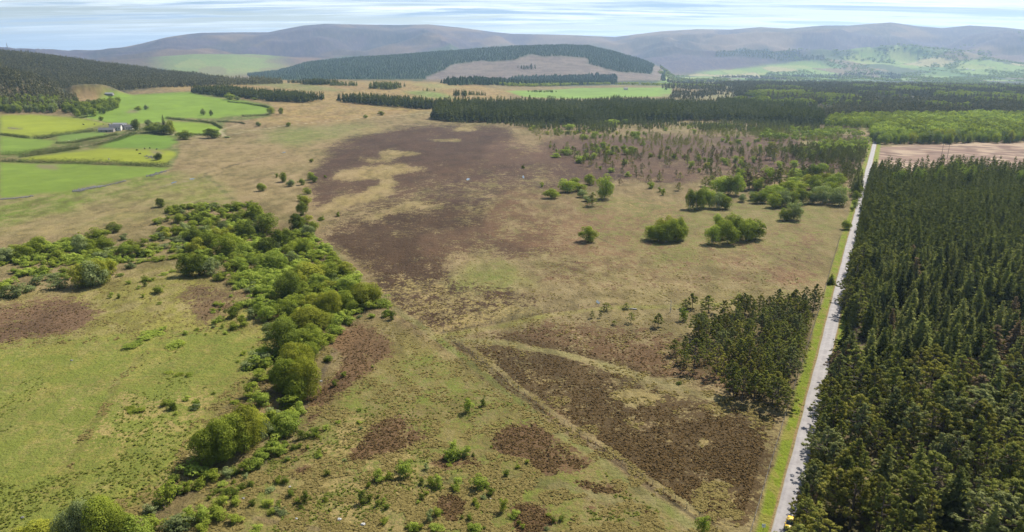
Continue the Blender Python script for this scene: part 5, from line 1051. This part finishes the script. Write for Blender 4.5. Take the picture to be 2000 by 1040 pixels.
# village and farms in the far valley
random.seed(21)
hp = [(1756,146),(1765,148),(1772,150),(1779,148),(1786,151),(1794,149),(1800,153),(1806,151),(1813,154),(1820,152),(1828,155),(1834,153),(1841,156),(1848,154),(1856,157),(1862,155),(1870,157),(1877,156),(1884,158),(1890,156),(1899,159),(1906,158),(1914,160),(1922,159),(1930,161),(1940,160),(1948,161),(1810,158),(1826,160),(1838,161),(1850,162),(1792,156),(1780,155),(1866,162),(1880,163)]
for k, (x, y) in enumerate(hp):
    wh = random.random() < .6
    house('village_house', x, y, random.uniform(9, 14), random.uniform(7, 8), random.uniform(3, 5), 3, random.uniform(-40, 40), 'white' if wh else 'stonewall', random.choice(('slate', 'slate', 'redtile')), ('white walled' if wh else 'grey stone')+' house of the hazy village in the far valley', 'house', 'houses of the far village', 0, 1, True)
for x, y, lb in [(1508,147,'white farm shed alone in the middle of the far valley'),(1901,138,'large pale shed on the right of the far valley'),(1888,136,'shed left of the large pale one in the far valley'),(1610,138,'lone pale farmhouse on the green slope of the far valley'),(1720,140,'pale farmhouse left of the village'),(1648,150,'pale farm in the trees of the valley'),(1960,140,'pale house high on the right hand slope'),(1556,149,'small pale cottage near the conifer strips'),(1222,176,'pale cottage at the far edge of the bright field'),(1440,152,'pale farm at the edge of the far valley forest')]:
    house('farm_house' if 'shed' not in lb else 'farm_building', x, y, 18 if 'shed' in lb else 11, 9, 4.5, 2.5, random.uniform(-15, 15), 'white', 'tin' if 'shed' in lb else 'slate', lb, 'farm building' if 'shed' in lb else 'house', 'farms of the far valley', 0, 0, True)
# animals
def cow(px, py, mat, label, cat='cow', name='cow', sc=1.0):
    p = at1(px, py); g = random.uniform(0, 6.28)
    me = bpy.data.meshes.get(name+mat)
    if me is None:
        def ell(c, r, k=6, m=8):
            V = []; F = []
            for i in range(k+1):
                th = math.pi*i/k
                for j in range(m): ph = 2*math.pi*j/m; V.append((c[0]+r[0]*math.cos(th), c[1]+r[1]*math.sin(th)*math.cos(ph), c[2]+r[2]*math.sin(th)*math.sin(ph)))
            for i in range(k):
                for j in range(m): F.append((i*m+j, i*m+(j+1) % m, (i+1)*m+(j+1) % m, (i+1)*m+j))
            return np.array(V), np.array(F)
        Ls = [ell((0, 0, 1.0), (1.05, .38, .42)), ell((.75, 0, 1.15), (.45, .28, .36)), ell((1.25, 0, .62), (.30, .14, .15)), tube([(.9, 0, 1.2), (1.2, 0, .75)], [.2, .12]), tube([(-1.02, 0, 1.2), (-1.12, 0, .6)], [.04, .05])]
        for x in (-.72, .68):
            for y in (-.22, .22): Ls.append(tube([(x, y, .95), (x-.05, y, .5), (x, y, 0)], [.15, .09, .07]))
        V, F = join_tubes(Ls); me = mk_mesh(name+mat, V, F, None, True); me.materials.append(M[mat])
    o = bpy.data.objects.new(name, me); COL.objects.link(o); o.location = p; o.rotation_euler = (0, 0, g); o.scale = (sc,)*3; tag(o, label, cat, 'grazing animals')
M['cowblack'] = simple('black_hide', (.02, .018, .016)); M['cowwhite'] = simple('pale_hide', (.5, .46, .38))
for x, y, lb in [(268,295,'leftmost of the black cattle in the field below the farm'),(283,292,'second black cow in the field below the farm'),(293,291,'black cow in the row near the right end of the field'),(306,293,'rightmost black cow of the field below the farm'),(273,302,'black cow standing lower than the row'),(164,245,'black cow in the upper left pasture near the hedge'),(162,244,'cow touching its neighbour in the upper left pasture'),(185,244,'middle black cow of the upper left pasture'),(202,244,'black cow close to the farm track'),(213,245,'black cow nearest the farm buildings')]:
    cow(x, y, 'cowblack', lb)
cow(213, 313, 'cowwhite', 'single pale cow above the long straight hedge'); 
for x, y in [(135, 276), (150, 273)]: cow(x, y, 'cowwhite', 'tiny pale sheep in the small field left of the farm', 'sheep', 'sheep', .6)
# boulders and stone heaps
def boulder_mesh(seed, n=1, spread=1, r=.5):
    g = np.random.default_rng(seed); V = []; F = []; o = 0
    for _ in range(n):
        c = np.array([g.normal()*spread, g.normal()*spread*.5, 0]); rr_ = r*g.uniform(.5, 1.2)
        k, m = 5, 7
        for i in range(k+1):
            for j in range(m):
                th = math.pi*i/k; ph = 6.283*j/m; q = rr_*g.uniform(.75, 1.15); V.append(c+np.array([q*math.sin(th)*math.cos(ph)*1.2, q*math.sin(th)*math.sin(ph), q*math.cos(th)*.75+rr_*.35]))
        for i in range(k):
            for j in range(m): F.append((o+i*m+j, o+(i+1)*m+j, o+(i+1)*m+(j+1) % m, o+i*m+(j+1) % m))
        o = len(V)
    return mk_mesh('boulder', V, F)
for k, (x, y, r, mt, lb) in enumerate([(44,1012,.62,'stone','grey boulder in the grass at the bottom left'),(579,1014,.45,'pale','white boulder right of the diagonal ditch'),(663,1016,.4,'pale','pale boulder on the slope right of the white one'),(709,1026,.42,'pale','flat pale stones near the bottom edge'),(627,746,.35,'pale','white stone beside the wood'),(140,705,.4,'stone','grey stone in the left meadow'),(475,975,.4,'stone','grey stone by the bushes of the slope'),(566,952,.25,'pale','small pale stone between bushes'),(958,975,.25,'pale','pale stone among heather patches'),(958,981,.2,'pale','tiny pale stone among heather patches')]):
    o = obj('boulder', boulder_mesh(k, 1, 0, r), M[mt]); o.location = at1(x, y); tag(o, lb, 'boulder', 'boulders')
def stoneheap(line, wd, n, label, seed):
    P2 = at([p[0] for p in line], [p[1] for p in line]); g = np.random.default_rng(seed); V = []; F = []; o = 0
    for _ in range(n):
        i = g.integers(0, len(P2)-1); t = g.random(); c = P2[i]*(1-t)+P2[i+1]*t; c = c+np.array([g.normal()*wd, g.normal()*wd, 0]); c[2] = float(height(c[0], c[1])); r = g.uniform(.2, .55)
        for i_ in range(5):
            for j in range(5): th = math.pi*i_/4; ph = 6.283*j/5; q = r*g.uniform(.8, 1.2); V.append(c+np.array([q*math.sin(th)*math.cos(ph), q*math.sin(th)*math.sin(ph), q*math.cos(th)*.8+.2]))
        for i_ in range(4):
            for j in range(5): F.append((o+i_*5+j, o+(i_+1)*5+j, o+(i_+1)*5+(j+1) % 5, o+i_*5+(j+1) % 5))
        o = len(V)
    tag(obj('rubble_stones', mk_mesh('rubble_stones', V, F), M['stone']), label, kind='stuff')
stoneheap([(150, 374), (175, 368), (200, 364)], 1.6, 420, 'grey stones heaped along the edge of the lowest pasture', 1)
stoneheap([(0, 390), (30, 388), (62, 384)], .9, 180, 'grey stones of a tumbled dyke at the left edge', 2)
stoneheap([(200, 364), (245, 354)], .8, 90, 'thin line of stones continuing the heap', 3)
stoneheap([(290, 345), (322, 335)], 1.6, 160, 'scatter of stones at the tip of the lowest pasture', 4)
stoneheap([(290, 305), (306, 312)], 2.5, 130, 'stones beside the dark bush below the farm', 5)
stoneheap([(15, 250), (42, 253)], 1.2, 40, 'few stones in the upper left pasture', 6)
# water glints
wm = bpy.data.materials.new('open_water'); T = NT(nodes(wm)); pr = T.n('ShaderNodeBsdfPrincipled', {'Base Color': (.10, .11, .10, 1), 'Roughness': .12}); T.link(pr.outputs[0], T.n('ShaderNodeOutputMaterial').inputs[0])
def pool(px, py, wx, wy, seed, rot=0):
    p = at1(px, py); dep = proj(p)[2]; k = dep/FPX; g = np.random.default_rng(seed); V = [(0, 0, 0)]
    a = wx*k/2; b = wy*k/2/max(.1, (H0/dep))
    for j in range(18): t = 6.283*j/18; q = g.uniform(.6, 1.1); V.append((a*q*math.cos(t), b*q*math.sin(t), 0))
    V = np.array(V); V[:, :2] = V[:, :2] @ np.array([[math.cos(rot), math.sin(rot)], [-math.sin(rot), math.cos(rot)]])
    zz_ = height(V[:, 0]+p[0], V[:, 1]+p[1]).max()+.06; V += np.array([p[0], p[1], zz_]); o = obj('pool_water', mk_mesh('pool_water', V, None, [(0, 1+j, 1+(j+1) % 18) for j in range(18)]), wm); tag(o, kind='structure')
for k, a in enumerate([(1168, 591, 7, 8), (914, 351, 8, 5), (1022, 346, 4, 7), (340, 357, 8, 4), (375, 350, 10, 2.5), (555, 298, 6, 2), (279, 1002, 8, 10)]): pool(*a, k)
# bleached fallen trunk and bare trees
def branchy(name, px, py, paths, mat, label, cat, group):
    p = at1(px, py); Ls = [tube(q, r, 6) for q, r in paths]; V, F = join_tubes(Ls[:1]); e = obj(name, mk_mesh(name, V, F, None, True), M[mat]); e.location = p; tag(e, label, cat, group)
    if len(Ls) > 1:
        for (v, f) in Ls[1:]: obj('branch', mk_mesh('branch', v, f, None, True), M[mat], e)
branchy('fallen_trunk', 1230, 605, [([(-2.2, 0, .2), (-1, .2, .4), (.5, 0, .35), (2.6, -.3, .25)], [.12, .2, .22, .3]), ([(-.6, .1, .4), (-.2, .8, .9), (.2, 1.6, 1.0)], [.12, .08, .03]), ([(.3, 0, .4), (.6, -.7, .9)], [.1, .03])], 'pale', 'bleached fallen tree trunk lying by the boundary bank', 'fallen trunk', 'fallen trunk')
branchy('bare_tree', 1309, 611, [([(0, 0, 0), (.1, 0, 2.5), (0, .1, 5)], [.12, .09, .03])]+[([(0, 0, 1+.45*i), (.9*math.cos(i*2.1)*(1.3-.12*i), .9*math.sin(i*2.1)*(1.3-.12*i), 1.5+.5*i)], [.04, .012]) for i in range(8)], 'pale', 'grey leafless dead tree left of the pine block', 'dead tree', 'bare trees')
for x, y, h, lb in [(1838, 309, 19, 'tall bare pole-like trunk left standing in the clear-felled strip'), (1850, 309, 14, 'shorter bare trunk beside the tall one in the clear-felled strip')]:
    branchy('bare_tree', x, y, [([(0, 0, 0), (.1, .1, h*.5), (0, 0, h)], [.22, .16, .06])]+[([(0, 0, h*(.5+.08*i)), (.8*math.cos(i*2.4), .8*math.sin(i*2.4), h*(.5+.08*i)+.5)], [.06, .02]) for i in range(6)], 'bark', lb, 'dead tree', 'bare trees')
# fences
M['post'] = simple('weathered_post', (.20, .17, .13), .9, 4)
def fence(name, line, step, label, ph=1.2, rails=0):
    P2 = at([p[0] for p in line], [p[1] for p in line]); pts = []
    for a, b in zip(P2[:-1], P2[1:]):
        n = max(1, int(np.linalg.norm(b[:2]-a[:2])/step)); pts += [a+(b-a)*t for t in np.arange(n)/n]
    pts.append(P2[-1]); e = bpy.data.objects.new(name, None); COL.objects.link(e); e.location = pts[0]; tag(e, label, 'fence', 'fences')
    V, F = tube([(0, 0, -.2), (0, 0, ph)], [.075, .07], 5); F = np.concatenate([F]); pm_ = mk_mesh('post', V, F, [(5, 6, 7), (5, 7, 8), (5, 8, 9)]); pm_.materials.append(M['post'])
    pts = np.array(pts); pts[:, 2] = height(pts[:, 0], pts[:, 1])
    for k, p in enumerate(pts[:100]):
        o = bpy.data.objects.new('post', pm_); COL.objects.link(o); o.parent = e; o.location = p-pts[0]; o.rotation_euler = (random.gauss(0, .04), random.gauss(0, .04), 0)
    Ls = []
    for hz_ in (.45, .8, 1.1): Ls.append(tube(pts-pts[0]+[0, 0, hz_], [.018]*len(pts), 3))
    V, F = join_tubes(Ls); obj('wire', mk_mesh('wire', V, F), M['post'], e)
fence('wire_fence', [(866, 650), (1060, 800), (1215, 908), (1365, 1010), (1400, 1038)], 3.0, 'post and wire fence running diagonally beside the dark heather')
p0 = [tuple(RA+RD*a-RN*(5.5+.25*math.sin(a/30))) for a in (-30, 20, 60, 110, 160, 210, 262)]
pp = [proj(np.array([x, y, 0.0])) for x, y in p0]
fence('wire_fence', [(float(a[0]), float(a[1])) for a in pp], 3.0, 'post and wire fence along the green verge left of the road')
fence('wire_fence', [(884, 644), (960, 632), (1060, 612), (1130, 600)], 4.0, 'old fence on the boundary bank across the moor')
# road sign on the verge
def sign():
    p = at1(1490, 1040); e = bpy.data.objects.new('road_sign', None); COL.objects.link(e); e.location = p; e.rotation_euler = (0, 0, R_(-10)); tag(e, 'small white square sign on a post in the left verge', 'sign', 'road signs')
    V, F = tube([(0, 0, -.2), (0, 0, 1.9)], [.04, .04], 8); obj('post', mk_mesh('post', V, F), M['tin'], e)
    V, F = boxes([(-.36, .36, -.06, -.045, 1.15, 1.95)]); pl = obj('plate', mk_mesh('plate', V, F), simple('sign_white', (.85, .87, .88), .5), e)
    V, F = boxes([(-.20, .20, -.066, -.061, 1.50, 1.62)]); obj('blue_band', mk_mesh('blue_band', V, F), simple('sign_blue', (.25, .42, .58), .5), pl)
sign()
# yellow car
def car():
    p = RA+RD*2.6+RN*1.05; e = bpy.data.objects.new('parked_car', None); COL.objects.link(e); z0 = float(height(p[0], p[1]))+.05
    e.location = (p[0], p[1], z0); e.rotation_euler = (0, 0, math.atan2(-RD[1], -RD[0])); tag(e, 'small yellow car heading this way under the roadside trees', 'car', 'cars')
    ypaint = bpy.data.materials.new('yellow_paint'); T = NT(nodes(ypaint)); pr = T.n('ShaderNodeBsdfPrincipled', {'Base Color': (.75, .46, .015, 1), 'Roughness': .3}); pr.inputs['Coat Weight'].default_value = .6; T.link(pr.outputs[0], T.n('ShaderNodeOutputMaterial').inputs[0])
    gl = simple('car_glass', (.015, .02, .025), .06, spec=.8); bk = simple('black_rubber', (.02, .02, .02), .8); al = simple('rim_metal', (.4, .4, .42), .35); lamp = simple('lamp_lens', (.75, .75, .75), .15)
    def loft(prof, name, mat, parent, sm_=True):   # prof: list of (x, halfwidth, z0, z1)
        V = []; F = []; m = 10
        for x, hw, a, b in prof:
            for j in range(m):
                t = 2*math.pi*(j+.5)/m; cx_, cz_ = math.cos(t), math.sin(t); s = (abs(cx_)**5+abs(cz_)**5)**-.2
                V.append((x, hw*cx_*s, (a+b)/2+(b-a)/2*cz_*s))
        n = len(prof)
        for i in range(n-1):
            for j in range(m): F.append((i*m+j, i*m+(j+1) % m, (i+1)*m+(j+1) % m, (i+1)*m+j))
        V = np.array(V); c0 = len(V); V = np.concatenate([V, [V[:m].mean(0), V[-m:].mean(0)]])
        tr_ = [(c0, (j+1) % m, j) for j in range(m)]+[(c0+1, (n-1)*m+j, (n-1)*m+(j+1) % m) for j in range(m)]
        return obj(name, mk_mesh(name, V, F, tr_, sm_), mat, parent)
    body = loft([(-1.98, .70, .42, .80), (-1.9, .80, .30, .92), (-1.3, .86, .25, .98), (0, .87, .24, .95), (.9, .86, .25, .92), (1.5, .83, .27, .84), (1.88, .78, .32, .72), (1.98, .66, .40, .62)], 'body', ypaint, e)
    loft([(-1.85, .60, .90, 1.05), (-1.45, .70, .90, 1.36), (-.3, .71, .90, 1.42), (.25, .70, .88, 1.36), (.98, .66, .86, .94)], 'window', gl, e)
    loft([(-1.50, .60, 1.36, 1.42), (-.9, .66, 1.38, 1.465), (-.2, .65, 1.38, 1.465), (.12, .58, 1.36, 1.41)], 'roof', ypaint, e)
    for x in (-1.22, 1.24):
        for y in (-.80, .80):
            w = tube([(0, -.1, 0), (0, .1, 0)], [.31, .31], 18); V, F = w; V = np.concatenate([V, [(0, -.1, 0), (0, .1, 0)]])
            tr_ = [(36, j, (j+1) % 18) for j in range(18)]+[(37, 18+(j+1) % 18, 18+j) for j in range(18)]
            wo = obj('wheel', mk_mesh('wheel', V, F, tr_), bk, e); wo.location = (x, y, .31)
            V, F = tube([(0, -.115, 0), (0, .115, 0)], [.19, .19], 12); V = np.concatenate([V, [(0, -.115, 0), (0, .115, 0)]])
            obj('rim', mk_mesh('rim', V, F, [(24, j, (j+1) % 12) for j in range(12)]+[(25, 12+(j+1) % 12, 12+j) for j in range(12)]), al, wo)
    for y in (-.55, .55):
        V, F = boxes([(1.84, 1.96, y-.15, y+.15, .55, .70)]); obj('headlight', mk_mesh('headlight', V, F), lamp, e)
        V, F = boxes([(.62, .80, y*1.62-.09, y*1.62+.09, .92, 1.04)]); obj('wing_mirror', mk_mesh('wing_mirror', V, F), ypaint, e)
    V, F = boxes([(1.90, 1.985, -.45, .45, .40, .50)]); obj('grille', mk_mesh('grille', V, F), bk, e)
car()
# radio mast on the far left summit
p = at1(15, 97.5)
Ls = [tube([(x, y, 0), (0, 0, 62)], [1.2, .8], 4) for x, y in ((-4, -4), (4, -4), (4, 4), (-4, 4))]; V, F = join_tubes(Ls)
o = obj('radio_mast', mk_mesh('radio_mast', V, F), M['post']); o.location = p; tag(o, 'thin radio mast on the far left skyline', 'mast', 'mast')
for k in range(2):
    V, F = join_tubes([tube([(-2.4+k, 0, 22+k*18), (2.4-k, 0, 22+k*18)], [.8, .8], 4)]); obj('crossbar', mk_mesh('crossbar', V, F), M['post'], o)
# heather and tussock relief close to the camera
def clumps(name, label, n, test, hr, wr, mat, seed, rows):
    g = np.random.default_rng(seed); px_ = g.uniform(-60, 1560, n); t = g.random(n); py_ = rows[0]+(rows[1]-rows[0])*np.sqrt(t)
    u = (px_-1000)/FPX; v = (py_-520)/FPX; tt = H0/(math.sin(PITCH)+v*math.cos(PITCH)); X = u*tt; Y = tt*(math.cos(PITCH)-v*math.sin(PITCH))
    m = test(X, Y); X, Y = X[m], Y[m]; n = len(X); print(name, n)
    tp = []
    for i in range(4):
        k = 7; d = unit(g.normal(size=(k, 3))); d[:, 2] = np.abs(d[:, 2]); tp.append((leaf_tris(d*[.4, .4, .6], d+[0, 0, .3], .75, g, 1.0), np.repeat(g.uniform(.1, .9, k), 3)))
    return merged(name, tp, X, Y, g.uniform(*hr, n), g.uniform(*wr, n), mat, label, seed=seed)
M['heather'] = foliage('heather', tuple(C(116, 94, 60)), tuple(C(160, 132, 90)), 0.05); M['tuss'] = foliage('dry_grass', tuple(C(150, 134, 78)), tuple(C(196, 176, 112)), .2); M['rush'] = foliage('green_rushes', tuple(C(122, 132, 56)), tuple(C(160, 164, 76)), .2)
def sample(field, X, Y):
    D = np.hypot(X, Y); i = np.clip(np.searchsorted(rr, D), 0, NR-1); j = np.clip(np.searchsorted(aa, np.arctan2(X, Y)), 0, NA-1); return field[i, j]
HF = heath[..., 3]; LG = ext[..., 0]; ST = ext[..., 1]; PS = ext[..., 2]
notroad = lambda X, Y: (np.abs(roadcoord(X, Y)[1]) > 8) & (roadcoord(X, Y)[1] < 0)
clumps('heather', 'brown heather clumps roughening the dark heather ground', 70000, lambda X, Y: (fbm(X/3.1, Y/3.1, 3, 71)*.55+sample(HF, X, Y)*.8 > .72) & notroad(X, Y), (.15, .34), (.3, .8), 'heather', 1, (430, 1060))
clumps('dry_grass', 'pale dry grass tussocks dotting the rough ground', 60000, lambda X, Y: (sample(HF, X, Y) < .6) & (sample(LG, X, Y) < .5) & (sample(PS, X, Y) < .2) & (fbm(X/4, Y/4, 3, 72) > .5) & notroad(X, Y), (.2, .42), (.4, 1.0), 'tuss', 2, (430, 1060))
clumps('green_rushes', 'dark green rush tufts dotting the rough pasture', 16000, lambda X, Y: (sample(HF, X, Y) < .4) & (sample(LG, X, Y) > .3) & (fbm(X/14, Y/14, 4, 73) > .54) & notroad(X, Y), (.2, .45), (.3, .7), 'rush', 3, (560, 1060))
# haze
V, F = box_v(-26000, 26000, -3000, 24000, -150, 640)
hz_m = bpy.data.materials.new('haze'); nt = nodes(hz_m); T = NT(nt)
vol = T.n('ShaderNodeVolumePrincipled', {'Color': (.52, .74, 1.0, 1), 'Density': 6.5e-5, 'Anisotropy': .35})
T.link(vol.outputs[0], T.n('ShaderNodeOutputMaterial').inputs['Volume'])
tag(obj('haze', mk_mesh('haze', V, F), hz_m), kind='stuff')

# ------------------------------------------------------------------ labels: tell look-alikes apart by where they stand
ORD = ['first', 'second', 'third', 'fourth', 'fifth', 'sixth', 'seventh', 'eighth', 'ninth', 'tenth', 'eleventh', 'twelfth']
from collections import defaultdict
grp = defaultdict(list)
for o, p in THINGS:
    q = proj(np.array([p[0], p[1], p[2]])); grp[(o.get('group'), o['label'])].append((float(q[0]), float(q[1]), o))
def ordinals(L_, tail=''):
    L_.sort(key=lambda e: e[0]); n = len(L_)
    for i, (x, y, o) in enumerate(L_):
        if n == 1: sfx = tail
        elif n == 2: sfx = tail+(', left one', ', right one')[i]
        elif n <= 12: sfx = tail+f', {ORD[i]} from the left'
        else: sfx = tail
        if len((o['label']+sfx).replace(',', ' ').split()) <= 16: o['label'] = o['label']+sfx
for (gn, lb), L_ in list(grp.items()):
    if len(L_) <= 12: ordinals(L_); continue
    ys = sorted(e[1] for e in L_); xs = sorted(e[0] for e in L_); n = len(L_); cells_ = defaultdict(list)
    for e in L_:
        a = 0 if e[1] < ys[n//3] else 1 if e[1] < ys[2*n//3] else 2; b = 0 if e[0] < xs[n//3] else 1 if e[0] < xs[2*n//3] else 2
        cells_[(a, b)].append(e)
    for (a, b), C_ in cells_.items(): ordinals(C_, ', '+('upper', 'middle', 'lower')[a]+' '+('left', 'centre', 'right')[b])
